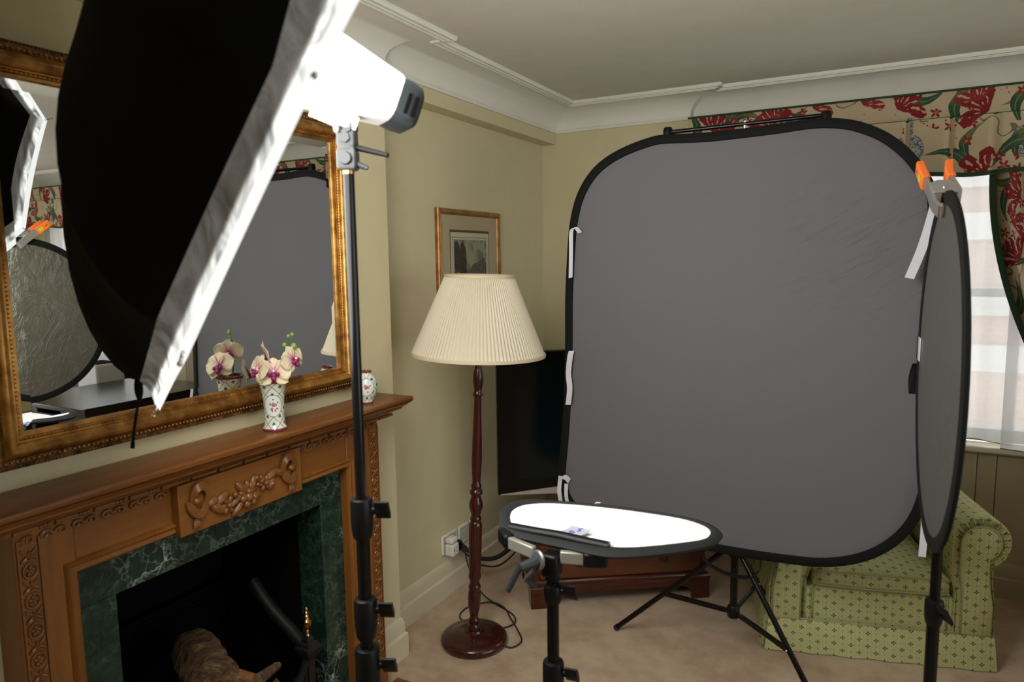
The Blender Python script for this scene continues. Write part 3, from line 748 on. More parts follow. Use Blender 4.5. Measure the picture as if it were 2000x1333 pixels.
# carved strips on the jambs
def carved_strip(yc):
    bm = new(); box(bm, FX-0.002, FX+0.0015, yc-0.020, yc+0.020, 0.11, 1.01)
    for s_ in (-1, 1): box(bm, FX, FX+0.006, yc+s_*0.0215-0.002, yc+s_*0.0215+0.002, 0.11, 1.02)
    z = 0.135; x = FX+0.003
    while z < 1.0:
        ring = [(x, yc+0.0145*math.cos(2*PI*i/18), z+0.0165*math.sin(2*PI*i/18)) for i in range(18)]; tube(bm, ring, 0.0030, 6, closed=True)
        for q in range(5):
            a = 2*PI*q/5+PI/2; ball(bm, (x, yc+0.006*math.cos(a), z+0.007*math.sin(a)), (0.0045, 0.006, 0.004), M.Rotation(a, 3, 'X'), 8, 5)
        ball(bm, (x+0.003, yc, z), 0.004, seg=8, rg=5)
        zz = z+0.034
        for sy in (-1, 1):
            for sz in (-1, 1):
                pts = [(x, yc+sy*0.004, zz+sz*0.002), (x+0.002, yc+sy*0.009, zz+sz*0.006), (x, yc+sy*0.015, zz+sz*0.011), (x, yc+sy*0.016, zz+sz*0.015)]
                tube(bm, pts, [0.003, 0.004, 0.0032, 0.002], 6)
        ball(bm, (x, yc, zz), (0.005, 0.004, 0.011), None, 8, 6)
        z += 0.068
    P('carved_strip', bm, 'pine_carving', smooth=50)
carved_strip(J0+0.028); carved_strip(J1-0.028)
# marble slips
MX = -1.632
bm = new(); box(bm, XB-0.05, MX, O0-0.002, 0.972, 0.0, 0.8); P('marble_slip', bm, 'green_marble', bevel=0.001)
bm = new(); box(bm, XB-0.05, MX, 1.672, O1+0.002, 0.0, 0.8); P('marble_slip', bm, 'green_marble', bevel=0.001)
bm = new(); box(bm, XB-0.05, MX, O0-0.002, O1+0.002, 0.801, OZ+0.003); P('marble_slip', bm, 'green_marble', bevel=0.001)
# firebox
bm = new(); box(bm, -2.19, -2.15, 0.97, 1.675, 0.0, 0.815); box(bm, -2.15, XB-0.051, 0.962, 0.975, 0, 0.815); box(bm, -2.15, XB-0.051, 1.669, 1.683, 0, 0.815); box(bm, -2.15, XB-0.051, 0.975, 1.669, 0.802, 0.818); box(bm, -2.15, XB-0.051, 0.975, 1.669, 0.0, 0.006)
P('firebox', bm, 'soot')
bm = new()                                   # iron canopy ribs on the fire back
for i in range(6): tube(bm, [(-2.12+0.012*i, 1.0, 0.35+0.024*i), (-2.12+0.012*i, 1.645, 0.35+0.024*i)], 0.008, 6)
box(bm, -2.15, -2.10, 1.0, 1.645, 0.32, 0.58)
P('fire_back', bm, 'soot', smooth=40)
bobj('hearth', (-1.585, -1.12, 0.64, 1.985, 0.001, 0.030), 'hearth_tile', None, 0.005)
tag(bpy.data.objects['hearth'], 'low red-brown hearth slab on the carpet in front of the fireplace', 'hearth')

# fire basket
fb = thing('fire_basket', 'black cast iron fire basket with brass finials inside the fireplace', 'fire basket', (-1.70, 1.322, 0.006))
bm = new()
def arcpt(t, z): # front bow, t -1..1
    return (0.17 - 0.10*t*t, 0.25*t, z)
for z in (0.10, 0.30): tube(bm, [arcpt(-1+2*i/16, z) for i in range(17)], 0.012 if z > 0.2 else 0.009, 8)
for i in range(13):
    t = -0.92+1.84*i/12; a = arcpt(t, 0.10); b = arcpt(t, 0.30); cyl(bm, a, b, 0.006, 8)
obj('front_bars', bm, 'cast_iron', fb, smooth=50)
bm = new(); box(bm, -0.17, 0.08, -0.24, 0.24, 0.06, 0.09); obj('grate_floor', bm, 'cast_iron', fb, bevel=0.004)
for s_ in (-1, 1):
    bm = new(); rs = [[(0.07-w_, s_*0.262-w_, z), (0.07+w_, s_*0.262-w_, z), (0.07+w_, s_*0.262+w_, z), (0.07-w_, s_*0.262+w_, z)] for w_, z in ((0.022, 0.0), (0.022, 0.04), (0.014, 0.06), (0.014, 0.30), (0.020, 0.31), (0.030, 0.335), (0.030, 0.345), (0.022, 0.350), (0.022, 0.357), (0.014, 0.362), (0.014, 0.370), (0.006, 0.385))]
    rings(bm, rs); po = obj('corner_post', bm, 'cast_iron', fb)
    bm = new(); lathe(bm, [(0.010, 0.382), (0.006, 0.390), (0.008, 0.397), (0.005, 0.402), (0.012, 0.410), (0.015, 0.422), (0.016, 0.432), (0.011, 0.436), (0.008, 0.444), (0.011, 0.449), (0.006, 0.454), (0.008, 0.460), (0.004, 0.465), (0.006, 0.471), (0.003, 0.478), (0.0, 0.480)], 18, (0.07, s_*0.262, 0)); obj('finial', bm, 'brass', po, smooth=50)
    bm = new(); tube(bm, smooth_path([(0.07, s_*0.262, 0.33), (-0.02, s_*0.275, 0.37), (-0.12, s_*0.28, 0.43), (-0.20, s_*0.285, 0.50)]), 0.022, 10); obj('side_arm', bm, 'cast_iron', fb, smooth=60)
# logs
def log(a, b, r0, r1, label, mat='log_bark', stub=None, seed=0, name='log'):
    rnd = random.Random(seed); bm = new(); a, b = V(a), V(b); n = 22; rs = []; d = (b-a); up = d.orthogonal().normalized(); s_ = d.normalized().cross(up)
    for k in range(12):
        t = k/11; p = a + d*t; r_ = r0+(r1-r0)*t
        if k in (0, 11): r_ *= 0.93
        rs.append([p + (up*math.cos(2*PI*j/n)+s_*math.sin(2*PI*j/n))*r_*(1+0.05*math.sin(j*1.7+k*0.4)+0.05*rnd.uniform(-1, 1)) for j in range(n)])
    rings(bm, rs); o = obj(name, bm, mat, None, smooth=60)
    if stub:
        bm = new(); cyl(bm, stub[0], stub[1], stub[2], 14, stub[2]*0.85); st = obj('branch_stub', bm, 'split_timber', o, smooth=50)
    return tag(o, label, 'log', 'logs in the fire basket')
log((-1.66, 1.255, 0.375), (-1.93, 1.385, 0.365), 0.075, 0.07, 'thick bark-covered log upright in the fire basket, largest of the logs', stub=((-1.66, 1.325, 0.385), (-1.612, 1.345, 0.375), 0.018), seed=2)
log((-1.66, 1.395, 0.325), (-1.70, 1.520, 0.297), 0.020, 0.013, 'thin rough mossy branch lying right of the thick log', seed=4)
bm = new(); rings(bm, [[(-1.615, 1.345, 0.19), (-1.625, 1.48, 0.16), (-1.635, 1.42, 0.285)], [(-1.69, 1.40, 0.18), (-1.70, 1.575, 0.16), (-1.71, 1.515, 0.262)]])
tag(obj('log', bm, 'split_timber', None, bevel=0.006), 'orange split log wedge below the thin branch, in front in the basket', 'log', 'logs in the fire basket')

# ------------------------------------------------------------ mirror over the mantel
mr = thing('wall_mirror', 'large gilt framed rectangular mirror above the mantelpiece', 'mirror', (XB, 1.328, 1.158))
Y0, Y1, Z0, Z1 = 0.742, 1.912, 1.158, 2.078
def frame_rings(prof, y0, y1, z0, z1, x0, ox, oy, oz):
    bm = new(); rs = []
    for e, x in prof: rs.append([(x0+x-ox, y0+e-oy, z0+e-oz), (x0+x-ox, y1-e-oy, z0+e-oz), (x0+x-ox, y1-e-oy, z1-e-oz), (x0+x-ox, y0+e-oy, z1-e-oz)])
    rings(bm, rs, cap=False); return bm
bm = frame_rings([(0, 0.001), (0, 0.022), (0.004, 0.026), (0.009, 0.024), (0.012, 0.030)], Y0, Y1, Z0, Z1, XB, XB, 1.328, 1.158); obj('outer_edge', bm, 'gold_dark', mr, smooth=35)
bm = frame_rings([(0.012, 0.030), (0.024, 0.034), (0.028, 0.040)], Y0, Y1, Z0, Z1, XB, XB, 1.328, 1.158); obj('ornament_ground', bm, 'gold_dark', mr, smooth=35)
bm = frame_rings([(0.028, 0.040), (0.034, 0.047), (0.042, 0.050), (0.050, 0.045), (0.056, 0.036), (0.058, 0.030)], Y0, Y1, Z0, Z1, XB, XB, 1.328, 1.158); obj('gilt_scotia', bm, 'gold_leaf', mr, smooth=50)
bm = frame_rings([(0.058, 0.030), (0.062, 0.031), (0.064, 0.028), (0.068, 0.029), (0.069, 0.024), (0.076, 0.025), (0.0785, 0.018), (0.0785, 0.010)], Y0, Y1, Z0, Z1, XB, XB, 1.328, 1.158); obj('sight_edge', bm, 'gold_leaf', mr, smooth=25)
def beads(name, e, x, step, rad, mat):
    bm = new(); y = Y0+e
    a, b, c, d = Y0+e-1.328, Y1-e-1.328, Z0+e-1.158, Z1-e-1.158
    def one(yy, zz): bmesh.ops.create_icosphere(bm, subdivisions=1, radius=1, matrix=M.Translation((x, yy, zz)) @ M.Diagonal((rad[0], rad[1], rad[2], 1)))
    n = int((b-a)/step)
    for i in range(n+1): one(a+(b-a)*i/n, c); one(a+(b-a)*i/n, d)
    n = int((d-c)/step)
    for i in range(1, n): one(a, c+(d-c)*i/n); one(b, c+(d-c)*i/n)
    obj(name, bm, mat, mr, smooth=True)
beads('leaf_ornament', 0.019, 0.034, 0.011, (0.0035, 0.0042, 0.0042), 'gold_leaf')
beads('outer_beading', 0.004, 0.026, 0.008, (0.003, 0.003, 0.003), 'gold_dark')
beads('inner_beading', 0.0655, 0.029, 0.0095, (0.0025, 0.0036, 0.0022), 'gold_leaf')
ge = 0.077; bv = 0.024
bm = new(); rs = [[(x, Y0+e-1.328, Z0+e-1.158), (x, Y1-e-1.328, Z0+e-1.158), (x, Y1-e-1.328, Z1-e-1.158), (x, Y0+e-1.328, Z1-e-1.158)] for e, x in ((ge, 0.01445), (ge+bv, 0.0150))]
vr = rings(bm, rs, cap=False); bm.faces.new(vr[1])
for e, x in ((ge, 0.006),):
    v2 = [bm.verts.new(V(p)) for p in [(x, Y0+e-1.328, Z0+e-1.158), (x, Y1-e-1.328, Z0+e-1.158), (x, Y1-e-1.328, Z1-e-1.158), (x, Y0+e-1.328, Z1-e-1.158)]]
    bm.faces.new(list(reversed(v2)))
    for i in range(4): bm.faces.new((vr[0][(i+1) % 4], vr[0][i], v2[i], v2[(i+1) % 4]))
obj('mirror_glass', bm, 'mirror_silver', mr)

# ------------------------------------------------------------ vases and orchid
def vase(label, x, y, prof, mat, face, group):
    t = thing('porcelain_vase', label, 'vase', (x, y, 1.1105), face, 'porcelain vases on the mantel')
    bm = new(); n = 48; full = prof + [(r_-0.004, z) for r_, z in reversed(prof) if z > 0.012]
    lathe(bm, full, n, cap=True); uv = bm.loops.layers.uv.verify()
    rm = 0.035
    for f in bm.faces:
        a0 = math.atan2(f.calc_center_median().y, f.calc_center_median().x)
        for l in f.loops:
            p = l.vert.co; a = math.atan2(p.y, p.x)
            if a-a0 > PI: a -= 2*PI
            if a-a0 < -PI: a += 2*PI
            l[uv].uv = (a*rm, p.z)
    obj('vase_body', bm, mat, t, smooth=50); return t
H1 = 0.150
tall = [(0.0, 0), (0.033, 0.0), (0.035, 0.003), (0.034, 0.008), (0.030, 0.012), (0.0285, 0.03), (0.0285, 0.06), (0.030, 0.09), (0.034, 0.12), (0.040, 0.142), (0.0435, 0.149), (0.042, 0.150)]
v1 = vase('slender flared porcelain vase with rose roundel, holding orchids on the mantel', -1.583, 1.452, tall, 'porcelain_tall', R(-48), None)
rnd_ = [(0.0, 0), (0.019, 0), (0.020, 0.006), (0.0195, 0.009), (0.025, 0.018), (0.033, 0.036), (0.0365, 0.058), (0.035, 0.078), (0.029, 0.093), (0.020, 0.100), (0.0175, 0.103), (0.0175, 0.108), (0.019, 0.115), (0.018, 0.1155)]
v2 = vase('small round-bodied porcelain jar with rose roundel near the right end of the mantel', -1.585, 1.872, rnd_, 'porcelain_round', R(-52), None)
# orchid
oc = thing('orchid_spray', 'cream and magenta orchid spray standing in the flared vase', 'flower', (-1.583, 1.452, 1.120))
def petal(bm, ctr, d, nrm, ln, wd, cup=0.18):
    d = d.normalized(); nrm = (nrm - d*nrm.dot(d)).normalized(); s_ = d.cross(nrm)
    uv = bm.loops.layers.uv.verify(); k = 8; m_ = 6; grid = []
    for i in range(k+1):
        t = i/k; w_ = wd*(math.sin(PI*min(1, t*0.93+0.07))**0.65)*(0.4+0.6*min(1, t*2))
        row = []
        for j in range(m_+1):
            q = -1+2*j/m_; h = -cup*ln*(t*t)*0.8 + 0.25*wd*q*q*cup*2 
            row.append((bm.verts.new(ctr + d*ln*t + s_*w_*q + nrm*(h+0.004)), t))
        grid.append(row)
    for i in range(k):
        for j in range(m_):
            q = (grid[i][j], grid[i][j+1], grid[i+1][j+1], grid[i+1][j])
            f = bm.faces.new([a[0] for a in q])
            for l, a in zip(f.loops, q): l[uv].uv = (a[1], j/m_)
def bloom(ctr, nrm, up, s=1.0):
    ctr = V(ctr); nrm = V(nrm).normalized(); up = V(up); up = (up-nrm*up.dot(nrm)).normalized(); rt = up.cross(nrm)
    bm = new()
    for a, ln, wd in ((90, 0.040, 0.016), (215, 0.038, 0.015), (325, 0.038, 0.015), (20, 0.042, 0.026), (160, 0.042, 0.026)):
        d = rt*math.cos(R(a)) + up*math.sin(R(a)); petal(bm, ctr, d, nrm, ln*s, wd*s)
    f = obj('blossom', bm, 'orchid_petal', oc, smooth=True); so = f.modifiers.new('thick', 'SOLIDIFY'); so.thickness = 0.0012
    bm = new(); ball(bm, ctr+nrm*0.008*s-up*0.006*s, (0.007*s,)*3, None, 10, 6); ball(bm, ctr+nrm*0.010*s-up*0.014*s, (0.006*s, 0.006*s, 0.007*s), None, 10, 6)
    for k in (-1, 1): ball(bm, ctr+nrm*0.010*s+rt*0.009*s*k-up*0.004*s, (0.005*s,)*3, None, 8, 6)
    obj('throat', bm, 'orchid_throat', f, smooth=True)
    bm = new(); ball(bm, ctr+nrm*0.014*s+up*0.003*s, (0.0038*s,)*3, None, 8, 6); obj('column', bm, 'orchid_column', f, smooth=True)
cd = V((0.72, -0.68, 0.05)); rtv = V((0.68, 0.73, 0)); upv = V((0, 0, 1))
def at(px, pz, dp=0.0): return cd*dp + rtv*px + upv*pz
bloom(at(0.004, 0.160, 0.035), cd*1.0+upv*0.35, upv, 1.25)
bloom(at(-0.036, 0.172, 0.02), -rtv*0.9+cd*0.5+upv*0.25, upv+rtv*0.5, 1.2)
bloom(at(-0.010, 0.212, -0.005), -rtv*0.8+cd*0.1-upv*0.25, upv, 1.1)
bloom(at(0.058, 0.196, 0.01), cd*0.7+rtv*0.75+upv*0.1, upv-rtv*0.6, 1.15)
bloom(at(-0.005, 0.150, -0.05), -cd+upv*0.3, upv, 1.2)
bm = new()
tube(bm, smooth_path([at(0.0, -0.0, 0), at(0.014, 0.09, 0.0), at(0.020, 0.16, -0.01), at(0.030, 0.20, -0.012), at(0.040, 0.235, -0.01), at(0.050, 0.262, 0)]), 0.0024, 8)
tube(bm, smooth_path([at(0.0, 0.0, 0), at(-0.012, 0.1, 0.01), at(-0.02, 0.15, 0.012), at(-0.01, 0.19, 0)]), 0.0022, 8)
tube(bm, smooth_path([at(0.020, 0.16, -0.01), at(0.0, 0.182, -0.006), at(-0.010, 0.206, -0.006)]), 0.0020, 8)
tube(bm, smooth_path([at(0.022, 0.165, -0.01), at(0.045, 0.185, 0.0), at(0.056, 0.193, 0.008)]), 0.0020, 8)
tube(bm, smooth_path([at(0.045, 0.245, -0.008), at(0.058, 0.255, 0), at(0.060, 0.268, 0)]), 0.0016, 6)
obj('flower_stem', bm, 'petal_stem', oc, smooth=True)
for px, pz, r_ in ((0.064, 0.236, 0.0085), (0.038, 0.240, 0.0065), (0.050, 0.266, 0.0050), (0.061, 0.270, 0.0055)):
    bm = new(); ball(bm, at(px, pz, 0.0), (r_, r_, r_*1.15), None, 12, 8); obj('bud', bm, 'bud_green', oc, smooth=True)

# ------------------------------------------------------------ framed print on the alcove wall
pf = thing('framed_print', 'gilt framed landscape print with wide cream mount on the wall behind the lamp', 'picture', (XL, 2.946, 1.27))
def rect(bm, x, y0, y1, z0, z1, xb=None):
    box(bm, x if xb is None else xb, x+0.001, y0, y1, z0, z1)
pw, ph_ = 0.2875, 0.57
bm = new(); rs = []
for e, x in ((0, 0.001), (0, 0.014), (0.004, 0.020), (0.012, 0.018), (0.018, 0.021), (0.024, 0.016), (0.027, 0.010), (0.027, 0.004)):
    rs.append([(x, -pw+e, e), (x, pw-e, e), (x, pw-e, ph_-e), (x, -pw+e, ph_-e)])
rings(bm, rs, cap=False); obj('frame', bm, 'picture_gold', pf, smooth=30)
bm = new(); box(bm, 0.001, 0.009, -pw+0.02, pw-0.02, 0.02, ph_-0.02); obj('mount', bm, 'print_mount', pf)
pi_, pz0, pz1 = 0.180, 0.085, 0.475
bm = new(); box(bm, 0.0088, 0.0095, -pi_, pi_, pz0, pz1); obj('mount_bevel', bm, 'mount_line', pf)
bm = new(); box(bm, 0.009, 0.0100, -pi_+0.006, pi_-0.006, pz0+0.006, pz1-0.012); obj('print_paper', bm, 'print_paper', pf)
bm = new(); box(bm, 0.0095, 0.0104, -pi_+0.019, pi_-0.019, pz0+0.019, pz1-0.034); obj('ruled_border', bm, 'mount_line', pf)
bm = new(); box(bm, 0.010, 0.0107, -pi_+0.0215, pi_-0.0215, pz0+0.022, pz1-0.0365); obj('paper_margin', bm, 'print_paper', pf)
bm = new(); a0, a1, b0, b1 = -pi_+0.031, pi_-0.031, pz0+0.03, pz1-0.046
box(bm, 0.0105, 0.0112, a0, a1, b0, b1); setuv(bm, lambda p: ((p.y-a0)/(a1-a0), 1-(b1-p.z)/0.37)); obj('landscape', bm, 'landscape_print', pf)

# ------------------------------------------------------------ floor lamp
lp = thing('floor_lamp', 'turned mahogany standard lamp with cream pleated shade beside the mantel', 'lamp', (-1.478, 2.369, 0.001))
bm = new(); lathe(bm, [(0.0, 0), (0.128, 0), (0.137, 0.006), (0.141, 0.016), (0.139, 0.027), (0.130, 0.036), (0.112, 0.041), (0.105, 0.041), (0.098, 0.046), (0.06, 0.052), (0.042, 0.054), (0.038, 0.062), (0.0, 0.062)], 64); obj('base', bm, 'mahogany', lp, smooth=40)
tilt = M.Translation((0, 0, 0.06)) @ M.Rotation(R(2.0), 4, V((-0.44, 0.90, 0))) @ M.Translation((0, 0, -0.06))
stem = [(0.024, 0.058), (0.026, 0.075), (0.020, 0.082), (0.019, 0.09), (0.024, 0.096), (0.022, 0.105), (0.017, 0.112), (0.018, 0.125), (0.026, 0.165), (0.028, 0.20), (0.026, 0.226), (0.022, 0.236), (0.027, 0.243), (0.025, 0.252), (0.020, 0.262), (0.0215, 0.275), (0.026, 0.285), (0.0265, 0.295), (0.024, 0.305), (0.026, 0.33), (0.0275, 0.42), (0.0275, 0.505), (0.026, 0.520), (0.020, 0.530), (0.0245, 0.537), (0.022, 0.545), (0.018, 0.556), (0.022, 0.570), (0.0285, 0.590), (0.028, 0.610), (0.020, 0.634), (0.0195, 0.640), (0.027, 0.650), (0.0255, 0.660), (0.019, 0.668), (0.0225, 0.676), (0.0205, 0.686), (0.0165, 0.694), (0.0185, 0.72), (0.0215, 0.78), (0.020, 0.86), (0.0165, 0.97), (0.0145, 1.045), (0.0150, 1.052), (0.0205, 1.060), (0.019, 1.068), (0.0145, 1.076), (0.0175, 1.090), (0.0215, 1.118), (0.0200, 1.145), (0.013, 1.175), (0.009, 1.20), (0.008, 1.30), (0.0, 1.30)]
bm = new(); lathe(bm, [(0.0, 0.056)]+stem, 48, flute=(0.31, 0.515)); bm.transform(tilt); obj('stem', bm, 'mahogany', lp, smooth=60)
bm = new(); npl = 110; rs = []
for k in range(10):
    t = k/9; z = 1.228 + (1.538-1.228)*t; r0 = 0.268 + (0.138-0.268)*t; ring = []
    for i in range(npl*4):
        a = 2*PI*i/(npl*4); q = (i % 4)/4; dd = (0, 0.5, 1, 0.5)[i % 4]
        ring.append((math.cos(a)*(r0-0.0042*dd), math.sin(a)*(r0-0.0042*dd), z + 0.003*math.sin(a*8)*0))
    rs.append(ring)
rings(bm, rs, cap=False); bm.transform(tilt); shd = obj('lamp_shade', bm, 'pleated_silk', lp)
for r0, z in ((0.269, 1.228), (0.139, 1.538)):
    bm = new(); n = 64; rs = []
    for dr, dz in ((-0.005, -0.006), (0.0015, -0.006), (0.0025, 0.0), (0.0015, 0.006), (-0.005, 0.006)):
        rs.append([((r0+dr)*math.cos(2*PI*i/n), (r0+dr)*math.sin(2*PI*i/n), z+dz) for i in range(n)])
    rings(bm, rs, cap=False, loop=True); bm.transform(tilt); obj('trim_ring', bm, 'shade_trim', shd, smooth=60)
bm = new()
for i in range(3): a = 2*PI*i/3; cyl(bm, (0, 0, 1.29), (0.136*math.cos(a), 0.136*math.sin(a), 1.534), 0.0025, 6)
bm.transform(tilt); obj('shade_carrier', bm, 'old_brass', shd, smooth=60)
bm = new(); lathe(bm, [(0.0, 1.30), (0.013, 1.30), (0.014, 1.34), (0.022, 1.37), (0.028, 1.40), (0.022, 1.43), (0.0, 1.44)], 20); bm.transform(tilt); obj('bulb', bm, 'white_gloss', lp, smooth=60)

# ------------------------------------------------------------ sockets, plugs, cables
def socket(label, y0, y1, z0, z1, double=True):
    t = thing('wall_socket', label, 'socket', (XL, (y0+y1)/2, z0), 0, 'wall plates on the alcove wall')
    hw = (y1-y0)/2; h = z1-z0
    bm = new(); box(bm, 0.0005, 0.010, -hw, hw, 0, h); obj('plate', bm, 'socket_white', t, bevel=0.003)
    bm = new()
    box(bm, 0.0095, 0.0108, -hw*0.82, hw*0.82, h*0.12, h*0.88); obj('insert', bm, 'socket_grey', t, bevel=0.001)
    bm = new(); box(bm, 0.0105, 0.013, -0.006, 0.006, h*0.55, h*0.72); box(bm, 0.0105, 0.0125, -0.018, -0.012, h*0.3, h*0.42); box(bm, 0.0105, 0.0125, 0.012, 0.018, h*0.3, h*0.42); obj('outlet', bm, 'cream_woodwork', t, bevel=0.001)
    return t
socket('double wall socket with white adaptor plugged in, left of the lamp stem', 2.640, 2.772, 0.205, 0.300)
socket('square wall plate between the plugged socket and the lamp stem', 2.786, 2.878, 0.206, 0.298)
socket('wall plate partly hidden behind the mahogany lamp stem', 2.892, 2.984, 0.208, 0.298)
ad = thing('plug_adaptor', 'white block plug adaptor in the wall socket, holding two plugs', 'adaptor', (XL+0.0135, 2.70, 0.215))
bm = new(); box(bm, 0.0, 0.045, -0.045, 0.012, -0.012, 0.045); obj('adaptor_body', bm, 'socket_white', ad, bevel=0.006)
bm = new(); box(bm, 0.0448, 0.0458, -0.032, -0.026, 0.012, 0.022); box(bm, 0.0448, 0.0458, -0.012, -0.008, 0.004, 0.01); box(bm, 0.0448, 0.0458, -0.012, -0.008, 0.024, 0.03); obj('pin_slots', bm, 'black_plastic', ad)
tag(bobj('power_plug', (XL+0.0135, XL+0.055, 2.655, 2.712, 0.2625, 0.290), 'socket_white', None, 0.008), 'white mains plug on top of the adaptor in the wall socket', 'plug', 'plugs in the wall socket')
tag(bobj('power_plug', (XL+0.0135, XL+0.05, 2.7145, 2.755, 0.205, 0.255), 'black_plastic', None, 0.008), 'black mains plug right of the white adaptor in the wall socket', 'plug', 'plugs in the wall socket')
def cable(label, pts, r_, k=10):
    bm = new(); tube(bm, smooth_path(pts, k), r_, 8); return tag(obj('cable', bm, 'black_rubber', None, smooth=True), label, 'cable', 'cables by the wall socket')
cable('thin dark lamp flex looping on the carpet between wall socket and lamp base', [(-1.766, 2.700, 0.272), (-1.745, 2.715, 0.250), (-1.715, 2.715, 0.14), (-1.640, 2.690, 0.05), (-1.560, 2.690, 0.006), (-1.440, 2.640, 0.005), (-1.395, 2.575, 0.005), (-1.43, 2.51, 0.005), (-1.53, 2.475, 0.005), (-1.635, 2.505, 0.005), (-1.655, 2.60, 0.005), (-1.585, 2.685, 0.009), (-1.50, 2.67, 0.009), (-1.43, 2.60, 0.010), (-1.355, 2.53, 0.005), (-1.30, 2.46, 0.005), (-1.31, 2.40, 0.005), (-1.337, 2.385, 0.012)], 0.0034)
cable('thick black cable running from the wall socket behind the lamp to the chest', [(-1.771, 2.745, 0.228), (-1.745, 2.775, 0.19), (-1.715, 2.83, 0.14), (-1.67, 2.90, 0.125), (-1.63, 2.98, 0.155), (-1.62, 3.04, 0.18), (-1.65, 3.10, 0.18)], 0.011)
cable('thin black cable hanging just below the thick cable by the chest', [(-1.771, 2.735, 0.215), (-1.74, 2.78, 0.155), (-1.71, 2.84, 0.10), (-1.66, 2.90, 0.085), (-1.625, 2.97, 0.11), (-1.61, 3.04, 0.15), (-1.66, 3.12, 0.16)], 0.0045)

# ------------------------------------------------------------ chest and television
TH = R(34.73)
ch = thing('low_chest', 'low mahogany chest on bracket feet under the television', 'chest', (-1.387, 2.722, 0.001), TH)
W_, D_ = 0.851, 0.40
bm = new(); box(bm, 0.018, W_-0.018, 0.018, D_, 0.105, 0.345); obj('carcass', bm, 'mahogany_chest', ch, bevel=0.002)
bm = new(); rs = []
for e, z in ((-0.012, 0.098), (0.0, 0.098), (0.004, 0.104), (0.004, 0.110), (-0.004, 0.114), (-0.006, 0.120), (-0.012, 0.128), (-0.017, 0.130)):
    rs.append([(-e, -e, z), (W_+e, -e, z), (W_+e, D_, z), (-e, D_, z)])
rings(bm, rs); obj('base_moulding', bm, 'mahogany_chest', ch, smooth=25)
bm = new(); rs = []
for e, z in ((-0.017, 0.345), (-0.004, 0.350), (0.006, 0.358), (0.008, 0.366), (0.006, 0.372)): rs.append([(-e, -e, z), (W_+e, -e, z), (W_+e, D_, z), (-e, D_, z)])
rings(bm, rs); obj('top', bm, 'mahogany_chest', ch, smooth=25)
bm = new()
def apron(p0, p1, th):
    pass
pts = [(0, 0), (0.085, 0), (0.088, 0.035), (0.105, 0.055), (0.13, 0.065), (W_-0.13, 0.065), (W_-0.105, 0.055), (W_-0.088, 0.035), (W_-0.085, 0), (W_, 0), (W_, 0.098), (0, 0.098)]
rings(bm, [[(x, -0.0, z) for x, z in pts], [(x, 0.022, z) for x, z in pts]])
obj('bracket_feet', bm, 'mahogany_chest', ch, bevel=0.002)
pts = [(0.023, 0), (0.085, 0), (0.09, 0.04), (0.12, 0.065), (D_-0.12, 0.065), (D_-0.09, 0.04), (D_-0.085, 0), (D_, 0), (D_, 0.098), (0.023, 0.098)]
for x in (0.0, W_-0.022):
    bm = new(); rings(bm, [[(x, y, z) for y, z in pts], [(x+0.022, y, z) for y, z in pts]]); obj('bracket_feet', bm, 'mahogany_chest', ch, bevel=0.002)
dr = bobj('drawer', (0.045, W_-0.045, 0.008, 0.02, 0.135, 0.325), 'drawer_veneer', ch, 0.003)
for x in (0.225, 0.632):
    bm = new(); lathe(bm, [(0.022, 0), (0.022, 0.003), (0.018, 0.004), (0.012, 0.003), (0.008, 0.006), (0.0, 0.008)], 24, (x, 0.008, 0.208), V((0, -1, 0))); ring = [(x+0.0165*math.cos(a), -0.001, 0.205+0.0165*math.sin(a)) for a in [2*PI*i/24 for i in range(24)]]; tube(bm, ring, 0.002, 6, closed=True)
    obj('ring_pull', bm, 'old_brass', dr, smooth=40)
tv = thing('television', 'flat black television with silver lower edge, behind the backdrop left side', 'television', (-1.387, 2.722, 0.374), TH)
bm = new(); box(bm, -0.125, 0.985, 0.20, 0.262, 0.105, 0.800); obj('case', bm, 'tv_black', tv, bevel=0.006)
bm = new(); rings(bm, [[(x, 0.1985, z) for x, z in ((-0.04, 0.185), (0.90, 0.185), (0.90, 0.735), (-0.04, 0.735))], [(x, 0.204, z) for x, z in ((-0.04, 0.185), (0.90, 0.185), (0.90, 0.735), (-0.04, 0.735))]]); obj('screen', bm, 'tv_screen', tv)
bm = new(); pts = [(-0.115, 0.109), (0.43, 0.102), (0.975, 0.109)]; up = [(0.975, 0.114), (0.72, 0.137), (0.43, 0.147), (0.14, 0.137), (-0.115, 0.113)]
rings(bm, [[(x, 0.196, z) for x, z in pts+up], [(x, 0.204, z) for x, z in pts+up]]); obj('silver_chin', bm, 'silver_plastic', tv)
bm = new(); text_mesh(bm, 'VIZIO', 0.020, M.Translation((-0.024, 0.1985, 0.752)) @ M.Rotation(PI/2, 4, 'X')); obj('logo', bm, 'logo_grey', tv)
bm = new(); box(bm, 0.28, 0.58, 0.215, 0.245, 0.01, 0.11); box(bm, 0.10, 0.76, 0.11, 0.36, 0.0, 0.014); obj('pedestal', bm, 'tv_black', tv, bevel=0.005)
bm = new(); box(bm, -0.02, 0.88, 0.262, 0.31, 0.16, 0.72); obj('rear_housing', bm, 'tv_black', tv, bevel=0.02)

